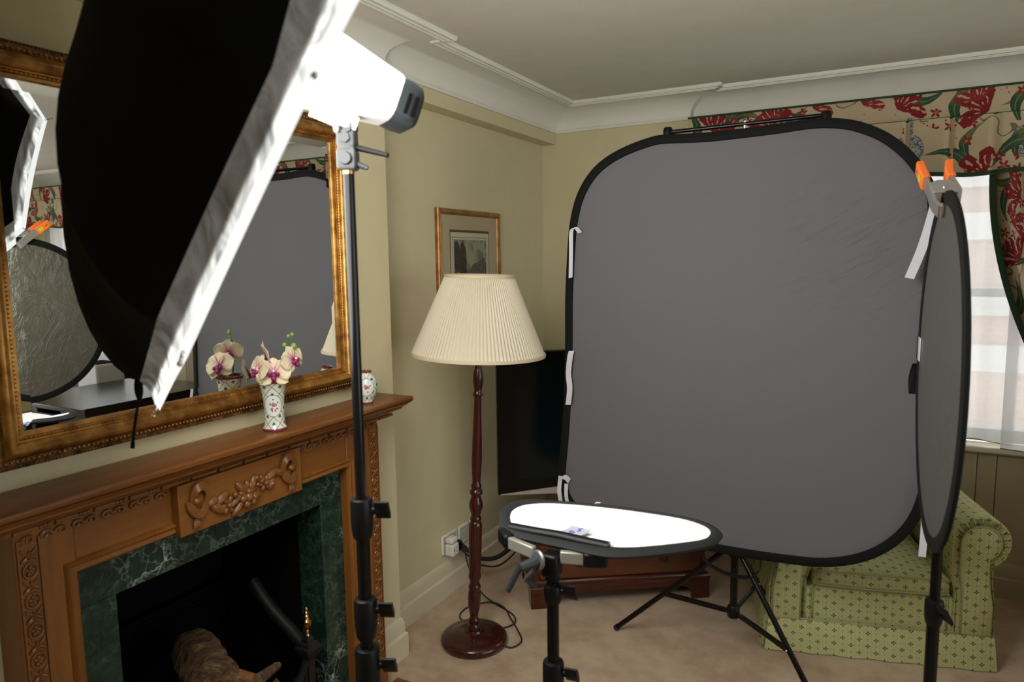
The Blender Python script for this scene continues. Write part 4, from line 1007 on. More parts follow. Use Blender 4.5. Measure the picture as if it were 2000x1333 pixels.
# ------------------------------------------------------------ backdrop on its stand
BY = 2.640
bd = thing('collapsible_backdrop', 'large grey rounded backdrop panel with black bound edge and white ties', 'backdrop', (-0.53, BY, 0.47))
outl = [(-0.484, 2.052), (-0.62, 2.050), (-0.761, 2.057), (-0.830, 2.050), (-0.93, 2.022), (-1.015, 1.980), (-1.075, 1.925), (-1.120, 1.850), (-1.146, 1.76), (-1.158, 1.66), (-1.170, 1.45), (-1.172, 1.25), (-1.178, 1.05), (-1.192, 0.85), (-1.205, 0.70), (-1.190, 0.615), (-1.150, 0.555), (-1.085, 0.515), (-0.98, 0.490), (-0.80, 0.478), (-0.60, 0.474), (-0.42, 0.474), (-0.27, 0.480), (-0.16, 0.492), (-0.06, 0.525), (0.02, 0.575), (0.085, 0.645), (0.130, 0.735), (0.152, 0.85), (0.150, 1.0), (0.138, 1.2), (0.134, 1.4), (0.136, 1.6), (0.132, 1.72), (0.118, 1.81), (0.058, 1.914), (-0.02, 1.990), (-0.105, 2.036), (-0.180, 2.056), (-0.260, 2.062), (-0.37, 2.056)]
sp = [(p.x+0.53, p.y-0.47) for p in smooth_path([V((x, z)) for x, z in outl], 5, True)]
def inset(pts, d):
    out = []; n = len(pts)
    for i in range(n):
        a = V(pts[i-1]); b = V(pts[(i+1) % n]); t = (b-a).normalized(); nn = V((-t.y, t.x)); out.append((pts[i][0]+nn.x*d, pts[i][1]+nn.y*d))
    return out
bw = 0.034
sgn = 1
tst = inset(sp, 0.01)
if sum(abs(p[0]) for p in tst) > sum(abs(p[0]) for p in sp): sgn = -1
inn = inset(sp, sgn*bw)
bm = new(); rs = [[(x, -0.006, z) for x, z in inn], [(x, -0.013, z) for x, z in inset(sp, sgn*(bw-0.002))], [(x, -0.013, z) for x, z in inset(sp, sgn*0.006)], [(x, -0.006, z) for x, z in sp], [(x, 0.006, z) for x, z in sp], [(x, 0.013, z) for x, z in inset(sp, sgn*0.006)], [(x, 0.006, z) for x, z in inn]]
rings(bm, rs, cap=False, loop=True); obj('bound_edge', bm, 'black_binding', bd, smooth=60)
bm = new(); a = inset(sp, sgn*(bw-0.004)); vr = rings(bm, [[(x, -0.004, z) for x, z in a], [(x, 0.004, z) for x, z in a]]); obj('grey_panel', bm, 'grey_cloth', bd)
def tie(pts, w_):
    bm = new(); flat_strip(bm, [V((x+0.53, y, z-0.47)) for x, y, z in pts], w_, 0.0007); obj('ribbon_tie', bm, 'white_ribbon', bd, smooth=50)
yf = -0.017
tie(smooth_path([(-1.100, yf+0.002, 1.704), (-1.112, yf-0.006, 1.722), (-1.128, yf-0.005, 1.722), (-1.137, yf-0.002, 1.70), (-1.136, yf-0.006, 1.62), (-1.139, yf-0.004, 1.525)], 5), (0.0085, 0, 0.002))
tie(smooth_path([(-1.138, yf, 1.225), (-1.142, yf-0.008, 1.195), (-1.150, yf-0.004, 1.13), (-1.142, yf-0.010, 1.07), (-1.152, yf-0.004, 1.00)], 5), (0.012, 0, 0.001))
tie(smooth_path([(-1.150, yf+0.002, 0.672), (-1.170, yf-0.006, 0.690), (-1.196, yf-0.004, 0.672)], 4), (0.006, 0, 0.010))
tie(smooth_path([(-1.190, yf, 0.690), (-1.192, yf-0.010, 0.62), (-1.180, yf-0.006, 0.555)], 4), (0.009, 0, 0))
tie(smooth_path([(-1.163, yf-0.002, 0.66), (-1.160, yf-0.010, 0.61), (-1.152, yf-0.006, 0.56)], 4), (0.008, 0, 0))
tie(smooth_path([(0.120, yf, 1.790), (0.108, yf-0.030, 1.72), (0.085, yf-0.040, 1.62), (0.054, yf-0.052, 1.525)], 5), (0.0135, 0, -0.003))
tie(smooth_path([(0.155, yf, 0.86), (0.128, yf-0.012, 0.80), (0.136, yf-0.016, 0.72), (0.134, yf-0.016, 0.60)], 5), (0.011, 0, 0))
bm = new(); flat_strip(bm, smooth_path([(0.132+0.53, 0.004, 1.50-0.47), (0.165+0.53, 0.004, 1.40-0.47), (0.195+0.53, 0.004, 1.30-0.47), (0.165+0.53, 0.004, 1.27-0.47), (0.134+0.53, 0.004, 1.28-0.47)], 5), (0, 0.010, 0), 0.001); obj('side_loop', bm, 'black_binding', bd, smooth=50)
bm = new(); flat_strip(bm, smooth_path([(-0.60+0.53, 0.004, 0.48-0.47), (-0.585+0.53, 0.004, 0.43-0.47), (-0.52+0.53, 0.006, 0.395-0.47), (-0.43+0.53, 0.006, 0.392-0.47), (-0.385+0.53, 0.004, 0.43-0.47), (-0.382+0.53, 0.004, 0.48-0.47)], 6), (0, 0.013, 0), 0.0015); obj('carry_strap', bm, 'black_binding', bd, smooth=50)

BP = V((-0.485, 2.700, 0))
bs = thing('backdrop_stand', 'black tripod stand with top crossbar holding the grey backdrop', 'stand', BP)
def sk_(name, fn, mat='black_metal', parent=bs, smooth=50, **k):
    bm = new(); fn(bm); return obj(name, bm, mat, parent, smooth=smooth, **k)
sk_('pole', lambda b: (cyl(b, (0, 0, 0.21), (0, 0, 1.25), 0.0145), cyl(b, (0, 0, 1.25), (0, 0, 2.055), 0.0105)))
sk_('top_spigot', lambda b: cyl(b, (0, 0, 2.05), (0, 0, 2.088), 0.011, 20), 'chrome')
sk_('top_crossbar', lambda b: (cyl(b, (-0.275, -0.005, 2.074), (0.27, -0.005, 2.080), 0.0078, 12),))
for x in (-0.283, 0.268): sk_('end_cap', lambda b: lathe(b, [(0.016, 2.040), (0.018, 2.046), (0.018, 2.082), (0.014, 2.092), (0.0, 2.094)], 20, (x, -0.005, 0)), 'black_plastic')
sk_('hub', lambda b: (lathe(b, [(0.020, 0.195), (0.024, 0.2), (0.024, 0.235), (0.018, 0.245)], 20),), 'black_plastic')
sk_('leg_collar', lambda b: lathe(b, [(0.020, 0.44), (0.025, 0.446), (0.025, 0.50), (0.019, 0.51)], 20), 'black_plastic')
for k, (fx, fy) in enumerate(((-0.494, 0.028), (0.358, -0.245), (0.10, 0.46))):
    foot = V((fx, fy, 0.012)); top = V((fx*0.045, fy*0.045, 0.475)); 
    lg = sk_('leg', lambda b: cyl(b, top, foot, 0.0105, 14))
    sk_('foot_tip', lambda b: cyl(b, foot+(top-foot)*0.02, foot+(foot-top)*0.004, 0.0125, 14), 'black_rubber', lg)
    jn = foot + (top-foot)*0.50
    if k == 0: jn = foot + (top-foot)*0.46
    if k == 1: jn = foot + (top-foot)*0.40
    hd = V((fx, fy, 0)).normalized()*0.02; 
    sk_('brace', lambda b: flat_strip(b, [V((hd.x, hd.y, 0.216)), jn+V((0, 0, -0.004))], V((0, 0, 0.009)), 0.005), 'black_metal')
    sk_('rivet', lambda b: ball(b, jn+V((fy, -fx, 0)).normalized()*0.010+V((0, -0.006, 0)), 0.0045, None, 10, 6), 'chrome', lg)

# ------------------------------------------------------------ armchair
ac = thing('armchair', 'green sprig-patterned scroll-arm armchair with skirt behind the backdrop', 'armchair', (-0.377, 2.886, 0.002), R(15.5))
AW = 0.815; AD = 0.635
def A(name, bm, mat='green_upholstery', parent=ac, **k): return obj(name, bm, mat, parent, uvbox=(mat == 'green_upholstery'), **k)
bm = new(); box(bm, 0.10, AW-0.13, 0.012, AD+0.05, 0.10, 0.275); A('seat_rail', bm, bevel=0.02, seg=4)
def arm(side):
    # front outline of a scroll arm; side=+1 right arm; x measured from the inner face outwards
    x0 = 0.655 if side > 0 else AW-0.655
    fx = lambda q: x0 + side*q
    o = [(0.022, 0.13), (0.022, 0.30), (0.004, 0.36), (0.0, 0.46)]
    for i in range(19):
        a = PI - i/18*(PI*1.42); o.append((0.102+0.102*math.cos(a), 0.505+0.102*math.sin(a)))
    o += [(0.148, 0.395), (0.150, 0.34), (0.160, 0.26), (0.160, 0.13)]
    bm = new(); rs = []
    for y, s_ in ((0.012, 0.93), (0.0, 0.975), (0.004, 1.0), (0.03, 1.0), (0.3, 1.0), (AD*0.7, 1.0), (AD, 0.97)):
        rs.append([(fx(0.08+(q-0.08)*s_), y if y != 0.0 else 0.002, 0.35+(z-0.35)*s_ if z > 0.14 else z) for q, z in o])
    rings(bm, rs); am = A('arm' , bm, smooth=50)
    # front facing panel, set inside a gathered roll
    bm = new(); ip = [(0.044, 0.135), (0.044, 0.31), (0.032, 0.37), (0.030, 0.47)]
    for i in range(15):
        a = PI - i/14*(PI*1.36); ip.append((0.098+0.068*math.cos(a), 0.505+0.066*math.sin(a)))
    ip += [(0.128, 0.40), (0.132, 0.34), (0.146, 0.26), (0.148, 0.135)]
    rings(bm, [[(fx(q), 0.01, z) for q, z in ip], [(fx(q), -0.006, z) for q, z in ip], [(fx(0.09+(q-0.09)*0.93), -0.010, 0.35+(z-0.35)*0.97) for q, z in ip]]); fpn = A('facing_panel', bm, parent=am, smooth=50)
    bm = new(); tube(bm, [(fx(q), -0.007, z) for q, z in ip], 0.004, 6); A('piping', bm, 'piping_green', am, smooth=True)
    bm = new()
    for i in range(11):
        a = PI*0.82 - i/10*PI*1.05; c_, s_ = math.cos(a), math.sin(a)
        ball(bm, (fx(0.100+0.086*c_), 0.001, 0.505+0.086*s_), (0.015, 0.006, 0.0034), M.Rotation(-a if side > 0 else PI+a, 3, 'Y'), 8, 6)
    A('gathers', bm, parent=am, smooth=True)
arm(1); arm(-1)
bm = new(); rs = []                           # seat cushion, crowned and softly boxed
cx0, cx1 = 0.165, 0.652
for z, e in ((0.278, 0.03), (0.282, 0.012), (0.292, 0.0), (0.345, 0.0), (0.356, 0.012), (0.372, 0.09), (0.378, 0.18)):
    n = 8; ring = []
    x0, x1, y0, y1 = cx0+e*0.8, cx1-e*0.8, -0.006+e, AD-0.12-e*0.4
    for i in range(n): ring.append((x0+(x1-x0)*i/n, y0 - 0.012*math.sin(PI*i/n), z+0.008*math.sin(PI*i/n)*(1 if z > 0.3 else 0)))
    for i in range(n): ring.append((x1, y0+(y1-y0)*i/n, z))
    for i in range(n): ring.append((x1-(x1-x0)*i/n, y1, z))
    for i in range(n): ring.append((x0, y1-(y1-y0)*i/n, z))
    rs.append(ring)
rings(bm, rs); cu = A('seat_cushion', bm, smooth=60)
for z in (0.292, 0.347):
    bm = new(); pts = [(cx0+(cx1-cx0)*i/12, -0.008-0.012*math.sin(PI*i/12), z+0.006*math.sin(PI*i/12)*(1 if z > 0.3 else 0)) for i in range(13)]; tube(bm, [(cx0, 0.3, z)]+pts+[(cx1, 0.3, z)], 0.0042, 6); A('piping', bm, 'piping_green', cu, smooth=True)
bm = new(); rs = []                           # back
for y, z in ((AD-0.17, 0.28), (AD-0.12, 0.55), (AD-0.08, 0.74), (AD-0.03, 0.79), (AD+0.03, 0.78), (AD+0.06, 0.70), (AD+0.045, 0.11)): rs.append([(0.10, y, z), (0.15, y-0.008, z), (0.665, y-0.008, z), (0.715, y, z)])
rings(bm, rs, closed=False); rings(bm, [[r[0] for r in rs]], closed=True, cap=False)
bmv = [v for v in bm.verts]; bmesh.ops.holes_fill(bm, edges=bm.edges, sides=0); A('back_rest', bm, smooth=50)
bm = new()                                    # kick-pleat skirt
rs = []
for z, e in ((0.137, 0.0), (0.125, 0.004), (0.06, 0.010), (0.002, 0.016)):
    ring = []
    n = 40
    for i in range(n+1): ring.append((-e+(AW+2*e)*i/n, -0.004-e-0.004*math.sin(i*0.9)*(0.137-z)/0.137, z))
    for i in range(1, 21): ring.append((AW+e+0.003*math.sin(i), -0.004-e+(AD+e)*i/20, z))
    for i in range(1, 21): ring.append((AW+e-(AW+2*e)*i/20, AD-0.004, z))
    for i in range(1, 20): ring.append((-e-0.003*math.sin(i), AD-0.004-(AD+e)*i/20, z))
    rs.append(ring)
rings(bm, rs, cap=False); rings(bm, [[(0.02+p[0]*0.95, 0.015+p[1]*0.95, p[2]) for p in r] for r in reversed(rs)], cap=False); A('skirt', bm, smooth=50)
bm = new(); tube(bm, [(-0.002, AD*0.5, 0.138), (-0.002, -0.005, 0.138), (AW+0.002, -0.005, 0.138), (AW+0.002, AD*0.9, 0.138)], 0.004, 6); A('skirt_piping', bm, 'piping_green', smooth=True)
for x in (0.0, AW):
    bm = new(); s_ = 1 if x else -1; rings(bm, [[(x+s_*0.004, 0.004, 0.137), (x+s_*0.012, 0.03, 0.137), (x-s_*0.01, 0.03, 0.137)], [(x+s_*0.020, -0.006, 0.004), (x+s_*0.036, 0.04, 0.004), (x-s_*0.01, 0.04, 0.004)]]); A('kick_pleat', bm, smooth=50)
bm = new()
for x in (0.165, 0.653): tube(bm, [(x, 0.006, 0.14), (x, 0.006, 0.285)], 0.003, 6)
A('seam', bm, 'piping_green', smooth=True)
bm = new(); ball(bm, (0, 0, 0), (0.17, 0.055, 0.15), None, 24, 14)
for v in bm.verts: v.co.x *= 1+0.25*abs(v.co.z/0.15)**2; v.co.z *= 1+0.2*abs(v.co.x/0.2)**2
o = obj('scatter_cushion', bm, 'floral_chintz', None, smooth=True, uvbox=True); o.matrix_world = M.Translation((-0.377, 2.886, 0.002)) @ M.Rotation(R(15.5), 4, 'Z') @ M.Translation((0.44, 0.455, 0.535)) @ M.Rotation(R(-18), 4, 'X')
tag(o, 'floral scatter cushion leaning on the armchair back, mostly hidden by the backdrop', 'cushion')

# ------------------------------------------------------------ round reflector, clamp and stand at right
DC = V((0.098, 1.735, 1.352)); DR = 0.379
dn = V((-0.9985, -0.055, 0.0)).normalized()                          # the silver face looks towards the fireplace
dh = V((dn.y, -dn.x, 0))                                             # along the disc, away from the camera
dm = M(((dh.x, 0, dn.x), (dh.y, 0, dn.y), (0, 1, 0))).to_4x4()      # local x = horizontal in-plane (far side +), y = up, z = normal
dm = M.Translation(DC) @ dm
dk = thing('disc_reflector', 'round collapsible reflector seen nearly edge-on, silver face with black rim', 'reflector', DC - V((0, 0, DR)))
def D(name, bm, mat, parent=dk, **k):
    bm.transform(M.Translation(-(DC - V((0, 0, DR)))) @ dm); return obj(name, bm, mat, parent, **k)
n = 72
def circ(r_, z): return [(r_*math.cos(2*PI*i/n), r_*math.sin(2*PI*i/n), z) for i in range(n)]
bm = new(); rings(bm, [circ(DR-0.026, 0.0005), circ(DR-0.026, 0.003)]); D('silver_face', bm, 'silver_foil')
bm = new(); rings(bm, [circ(DR-0.024, -0.003), circ(DR-0.024, -0.0005)]); D('black_face', bm, 'black_binding')
bm = new(); rings(bm, [circ(DR-0.030, 0.0045), circ(DR-0.006, 0.006), circ(DR, 0.003), circ(DR, -0.003), circ(DR-0.006, -0.006), circ(DR-0.030, -0.0045)], cap=False, loop=True); D('rim', bm, 'black_binding', smooth=60)
bm = new(); box(bm, DR-0.066, DR-0.020, -0.024, 0.036, 0.0042, 0.0066); D('label_tag', bm, 'pale_label', bevel=0.0008)
bm = new(); box(bm, DR-0.022, DR-0.003, -0.024, 0.036, 0.0055, 0.0075); D('label_edge', bm, 'black_binding')
bm = new(); flat_strip(bm, smooth_path([(DR-0.004, -0.040, 0.0), (DR+0.030, -0.045, 0.004), (DR+0.046, -0.085, 0.010), (DR+0.036, -0.125, 0.008), (DR+0.024, -0.095, 0.004), (DR-0.004, -0.062, 0.0)], 5), (0, 0, 0.009), 0.001); D('finger_loop', bm, 'black_binding', smooth=50)
# clamp on the top of the rim, leaning away from the camera
cl = thing('spring_clamp', 'steel spring clamp with orange grips biting the top of the round reflector', 'clamp', (0.094, 1.735, 1.70))
def K(name, bm, mat, parent=cl, **k):
    bm.transform(M.Translation(-V((0.094, 1.735, 1.70)))); return obj(name, bm, mat, parent, **k)
wv = V((0.02, -0.62, 0.78)).normalized(); wv = (wv - V((0, 0.78, 0.62))*wv.dot(V((0, 0.78, 0.62)))).normalized()
def lever(pts, w_, th):
    bm = new(); flat_strip(bm, smooth_path(pts, 5), wv*w_, th); return bm
LJ = [V((0.086, 1.735, 1.690)), V((0.0755, 1.746, 1.703)), V((0.070, 1.766, 1.722)), V((0.066, 1.785, 1.738)), V((0.058, 1.812, 1.760))]
RJ = [V((0.108, 1.735, 1.696)), V((0.117, 1.746, 1.706)), V((0.121, 1.766, 1.722)), V((0.115, 1.785, 1.738)), V((0.105, 1.812, 1.760))]
ja = K('jaw_lever', lever(LJ, 0.0150, 0.0035), 'clamp_metal', smooth=50)
jb = K('jaw_lever', lever(RJ, 0.0150, 0.0035), 'clamp_metal', smooth=50)
for s_ in (-1, 1):
    o_w = wv*(0.0150*s_)
    bm = new(); base_ = [V((0.072, 1.762, 1.718)), V((0.119, 1.762, 1.716)), V((0.117, 1.784, 1.736)), V((0.104, 1.792, 1.745)), V((0.080, 1.793, 1.746)), V((0.066, 1.785, 1.740))]
    rings(bm, [[p+o_w-wv*0.0014 for p in base_], [p+o_w+wv*0.0014 for p in base_]]); K('cheek_plate', bm, 'clamp_metal', bevel=0.001)
bm = new(); pc = V((0.094, 1.776, 1.730)); cyl(bm, pc-wv*0.018, pc+wv*0.018, 0.0045, 12); K('pivot_pin', bm, 'chrome', smooth=50)
def grip(pts, par):
    bm = new(); rs = []; pp = smooth_path(pts, 4)
    for i, p in enumerate(pp):
        t = i/(len(pp)-1); hw = 0.0185*(1-0.2*t); d = (pp[min(i+1, len(pp)-1)]-pp[max(i-1, 0)]).normalized(); nn = d.cross(wv).normalized()*(0.0085 if t < 0.9 else 0.006); w_ = wv*hw
        rs.append([p-w_-nn, p+w_-nn, p+w_+nn, p-w_+nn])
    rings(bm, rs); return K('orange_grip', bm, 'orange_plastic', par, bevel=0.003)
g1 = grip([V((0.0600, 1.806, 1.755)), V((0.0540, 1.830, 1.775)), V((0.0475, 1.858, 1.798))], ja)
g2 = grip([V((0.107, 1.806, 1.756)), V((0.103, 1.830, 1.775)), V((0.106, 1.858, 1.798))], jb)
gd = (V((0.0475, 1.858, 1.798))-V((0.060, 1.806, 1.755))).normalized(); gn = gd.cross(wv).normalized()
if gn.x > 0: gn = -gn
bm = new(); gc = V((0.0565, 1.820, 1.767))+gn*0.0087; rings(bm, [[gc+gd*a*0.010+wv*b*0.007+gn*h for a, b in ((-1, -1), (1, -1), (1, 1), (-1, 1))] for h in (0, 0.0006)]); K('green_sticker', bm, 'sticker_green', g1)
bm = new(); gc2 = V((0.0515, 1.842, 1.785))+gn*0.0084; rings(bm, [[gc2+gd*a*0.006+wv*b*0.0015+gn*h for a, b in ((-1, -1), (1, -1), (1, 1), (-1, 1))] for h in (0, 0.0006)]); K('grip_slot', bm, 'sticker_ink', g1)
for p in (LJ[0]+V((0.002, 0, 0)), RJ[0]-V((0.002, 0, 0))):
    bm = new(); cyl(bm, p-wv*0.0155, p+wv*0.0155, 0.0065, 12); K('jaw_pad', bm, 'chrome', smooth=50)

def stand(name, label, x, y, secs, collars, legs_r=0.42, tilt=None, knobdir=V((0.9, 0.3, 0)), legz=0.5):
    t = thing(name, label, 'stand', (x, y, 0))
    for z0, z1, r_ in secs: bm = new(); cyl(bm, (0, 0, z0), (0, 0, z1), r_, 24); obj('pole_section', bm, 'black_metal', t, smooth=50)
    for z0, z1, r_ in collars:
        bm = new(); lathe(bm, [(r_*0.78, z0), (r_*0.86, z0+0.004), (r_*0.98, z0+(z1-z0)*0.3), (r_, z0+(z1-z0)*0.5), (r_, z1-0.008), (r_*0.93, z1-0.002), (r_*0.75, z1)], 24); c_ = obj('collar', bm, 'black_plastic', t, smooth=40)
        kd = knobdir.normalized(); zc = (z0+z1)/2 + (z1-z0)*0.2; bm = new(); a = V((0, 0, zc)); cyl(bm, a+kd*r_*0.6, a+kd*(r_+0.014), 0.0075, 12); 
        p = a+kd*(r_+0.018); q = V((-kd.y, kd.x, 0))
        rings(bm, [[p+kd*s_*0.013+q*w_*0.005+V((0, 0, h*0.021)) for w_, h in ((-1, -0.7), (-0.4, -1), (0.4, -1), (1, -0.7), (1, 0.7), (0.4, 1), (-0.4, 1), (-1, 0.7))] for s_ in (-1, 0, 1)])
        bm.transform(M.Translation(p) @ M.Rotation(0.5, 4, kd) @ M.Translation(-p)); obj('locking_knob', bm, 'black_plastic', c_, smooth=40)
    for k in range(3):
        a = 2*PI*k/3; d = V((math.cos(a), math.sin(a), 0)); bm = new(); cyl(bm, d*0.02+V((0, 0, legz)), d*legs_r+V((0, 0, 0.014)), 0.009, 12); lg = obj('leg', bm, 'black_metal', t, smooth=50)
        bm = new(); cyl(bm, V((0, 0, 0.2))+d*0.015, d*legs_r*0.62+V((0, 0, legz*0.38+0.005)), 0.006, 8); obj('brace', bm, 'black_metal', t, smooth=50)
        bm = new(); ball(bm, d*legs_r+V((0, 0, 0.013)), 0.0125, None, 10, 6); obj('rubber_foot', bm, 'black_rubber', lg, smooth=True)
    return t
rs_ = stand('reflector_stand', 'slim black stand below the round reflector at the right', 0.1175, 1.735, [(0.0, 0.81, 0.0130), (0.81, 1.50, 0.0105)], [(0.783, 0.843, 0.0190), (0.30, 0.36, 0.022)], knobdir=V((0.5, -0.9, 0)), legz=0.34)

# ------------------------------------------------------------ white panel reflector on centre stand
PZ = 1.015
po = [(-0.75, 1.319), (-0.781, 1.367), (-0.789, 1.425), (-0.756, 1.469), (-0.67, 1.491), (-0.573, 1.512), (-0.428, 1.52), (-0.345, 1.512), (-0.299, 1.482), (-0.286, 1.452), (-0.294, 1.406), (-0.345, 1.341), (-0.411, 1.283), (-0.472, 1.250), (-0.552, 1.252), (-0.627, 1.254), (-0.691, 1.262), (-0.730, 1.286)]
pin = [(-0.74, 1.352), (-0.753, 1.393), (-0.74, 1.438), (-0.677, 1.476), (-0.544, 1.503), (-0.402, 1.510), (-0.34, 1.492), (-0.313, 1.46), (-0.316, 1.412), (-0.353, 1.371), (-0.435, 1.307), (-0.493, 1.288), (-0.586, 1.290), (-0.690, 1.285), (-0.715, 1.312)]
pr_ = thing('panel_reflector', 'white triangular reflector panel with black rim lying level on the centre stand', 'reflector', (-0.585, 1.30, PZ))
c_po = [p for p in smooth_path([V((a+0.585, b-1.30, 0)) for a, b in po], 4, True)]
def resample(c, pts):      # radial match of inner outline to outer one
    return pts
c_in = [p for p in smooth_path([V((a+0.585, b-1.30, 0)) for a, b in pin], 5, True)]
def polar(pts, n=96):
    out = []
    angs = sorted([(math.atan2(p.y-0.06, p.x-0.05), p) for p in pts], key=lambda q: q[0])
    for i in range(n):
        a = -PI+2*PI*(i+0.5)/n; k = 0
        while k < len(angs) and angs[k][0] < a: k += 1
        a0, p0 = angs[k-1] if k > 0 else (angs[-1][0]-2*PI, angs[-1][1]); a1, p1 = angs[k] if k < len(angs) else (angs[0][0]+2*PI, angs[0][1])
        t_ = (a-a0)/max(1e-6, a1-a0); out.append(p0.lerp(p1, t_))
    return out
ro, ri = polar(c_po), polar(c_in)
up = lambda p, z, s_=0: V((p.x, p.y, z))
bm = new(); rings(bm, [[up(p, 0.004) for p in ri], [up(p.lerp(q, 0.15), 0.007) for p, q in zip(ri, ro)], [up(p.lerp(q, 0.75), 0.007) for p, q in zip(ri, ro)], [up(p, 0.0) for p in ro], [up(p.lerp(q, 0.75), -0.009) for p, q in zip(ri, ro)], [up(p, -0.006) for p in ri]], cap=False, loop=True); obj('rim', bm, 'lit_binding', pr_, smooth=60)
ri2 = [p.lerp(q, 0.1) for p, q in zip(ri, ro)]
bm = new(); rings(bm, [[up(p, -0.004) for p in ri2], [up(p, 0.0035) for p in ri2]]); obj('white_panel', bm, 'white_reflector', pr_)
bm = new(); flat_strip(bm, smooth_path([(0.008, -0.004, 0.009), (0.020, 0.018, 0.010), (0.028, 0.034, 0.014)], 4), V((0.023, -0.004, 0)), 0.0006); ct = obj('care_tag', bm, 'tag_paper', pr_, smooth=50)
bm = new()
tube(bm, smooth_path([(0.014, 0.006, 0.0108), (0.020, 0.012, 0.0112), (0.014, 0.017, 0.0115), (0.009, 0.012, 0.0112), (0.015, 0.007, 0.0109)], 4), 0.0011, 5); tube(bm, smooth_path([(0.024, 0.019, 0.0121), (0.031, 0.023, 0.0130), (0.024, 0.027, 0.0136), (0.033, 0.031, 0.0150)], 4), 0.0011, 5); obj('blue_mark', bm, 'blue_ink', ct, smooth=True)
bm = new(); flat_strip(bm, [(-0.004, 0.206, 0.007), (0.000, 0.204, 0.012)], V((0.005, 0.002, 0)), 0.0008); obj('rim_label', bm, 'white_ribbon', pr_)
cs = stand('reflector_stand', 'black stand with swivel bracket carrying the white reflector panel, centre foreground', -0.585, 1.248, [(0.0, 0.74, 0.0145), (0.74, 0.955, 0.0125)], [(0.895, 0.935, 0.0195), (0.688, 0.768, 0.0225)], knobdir=V((0.8, 0.1, 0)), legz=0.40, legs_r=0.45)
def CS(name, bm, mat, parent=cs, **k):
    bm.transform(M.Translation((0.585, -1.248, 0))); return obj(name, bm, mat, parent, **k)
bm = new(); cyl(bm, (-0.585, 1.248, 0.94), (-0.585, 1.248, 0.985), 0.016, 16); box(bm, -0.603, -0.567, 1.226, 1.264, 0.955, 1.004); CS('bracket_body', bm, 'black_plastic', bevel=0.006)
for a, b in (((-0.690, 1.256, 1.002), (-0.620, 1.236, 1.000)), ((-0.566, 1.244, 0.999), (-0.516, 1.262, 0.997))):
    bm = new(); flat_strip(bm, [a, b], V((0, 0, 0.013)), 0.007); CS('bracket_arm', bm, 'grey_bar', bevel=0.003)
for a, b in (((-0.722, 1.284, 1.006), (-0.686, 1.253, 1.003)), ((-0.522, 1.258, 0.998), (-0.476, 1.276, 0.999))):
    bm = new(); flat_strip(bm, [a, b], V((0, 0, 0.016)), 0.013); CS('end_grip', bm, 'black_plastic', bevel=0.006)
bm = new(); tube(bm, smooth_path([(-0.706, 1.290, 1.019), (-0.645, 1.286, 1.021), (-0.590, 1.287, 1.022), (-0.540, 1.285, 1.021), (-0.478, 1.287, 1.019)], 6), 0.0125, 8); CS('top_clamp_bar', bm, 'black_plastic', smooth=60)
bm = new(); lathe(bm, [(0.0, 0), (0.020, 0), (0.021, 0.003), (0.018, 0.006), (0.010, 0.006), (0.0, 0.007)], 24, (-0.598, 1.212, 0.998), V((-0.45, -0.85, 0.1))); wsh = CS('washer', bm, 'cast_aluminium', smooth=40)
bm = new(); cyl(bm, (-0.600, 1.206, 0.998), (-0.622, 1.175, 0.992), 0.011, 14, 0.009); cyl(bm, (-0.622, 1.176, 0.995), (-0.648, 1.170, 0.940), 0.0075, 12, 0.006); CS('locking_lever', bm, 'grey_plastic', smooth=50)
bm = new(); flat_strip(bm, [(-0.618, 1.225, 0.965), (-0.632, 1.216, 0.950), (-0.610, 1.222, 0.935)], V((0.004, -0.008, 0)), 0.003); CS('wing_screw', bm, 'grey_plastic', smooth=50)

# ------------------------------------------------------------ umbrella softbox, flash head, light stand
UC = V((-0.909, 0.846, 1.890)); UN = V((0.5012, 0.7953, -0.3411)).normalized()
UU = (V((0, 0, 1)) - UN*UN.z).normalized(); UV_ = UN.cross(UU)
UP = [V(p) for p in [(-0.496, 0.532, 1.778), (-0.759, 0.564, 1.486), (-1.1, 0.756, 1.349), (-1.363, 1.025, 1.694), (-1.297, 1.14, 1.995), (-1.065, 1.126, 2.315), (-0.713, 0.931, 2.378), (-0.419, 0.711, 2.113)]]
UQ = [V(p) for p in [(-0.543, 0.519, 1.792), (-0.791, 0.549, 1.534), (-1.108, 0.728, 1.403), (-1.367, 0.985, 1.72), (-1.307, 1.092, 2.001), (-1.077, 1.072, 2.301), (-0.749, 0.89, 2.359), (-0.539, 0.652, 2.122)]]
ub = thing('umbrella_softbox', 'black-backed umbrella softbox with glowing white front at upper left', 'softbox', UC)
def UBO(name, bm, mat, parent=ub, **k):
    bm.transform(M.Translation(-UC)); return obj(name, bm, mat, parent, **k)
def rim(pts, sub=8, sag=0.0):
    out = []; n = len(pts); c = sum(pts, V((0, 0, 0)))/n
    for i in range(n):
        a, b = pts[i], pts[(i+1) % n]
        for k in range(sub):
            t = k/sub; p = a.lerp(b, t); out.append(p + (c-p).normalized()*sag*math.sin(PI*t))
    return out
DOME = 0.248
apex = UC - UN*DOME
rq = rim(UQ, 8, 0.012)
ctr = UC - UN*0.03
bm = new(); rs = [rq]
for k in range(1, 12):
    t = k/12; ring = []
    for i, p in enumerate(rq):
        d = (i % 8)/8; sc_ = math.sin(PI*d)*0.035*math.sin(PI*t)
        h = math.sin(t*PI/2)**1.2; w_ = math.cos(t*PI/2)**0.95
        ring.append(ctr + (p-ctr)*w_*(1-sc_*1.6) - UN*(DOME-0.03)*h)
    rs.append(ring)
vr = rings(bm, rs, cap=False); av = bm.verts.new(apex)
for i in range(len(rq)): bm.faces.new((vr[-1][i], vr[-1][(i+1) % len(rq)], av))
sh = UBO('black_shell', bm, 'black_fabric', smooth=70)
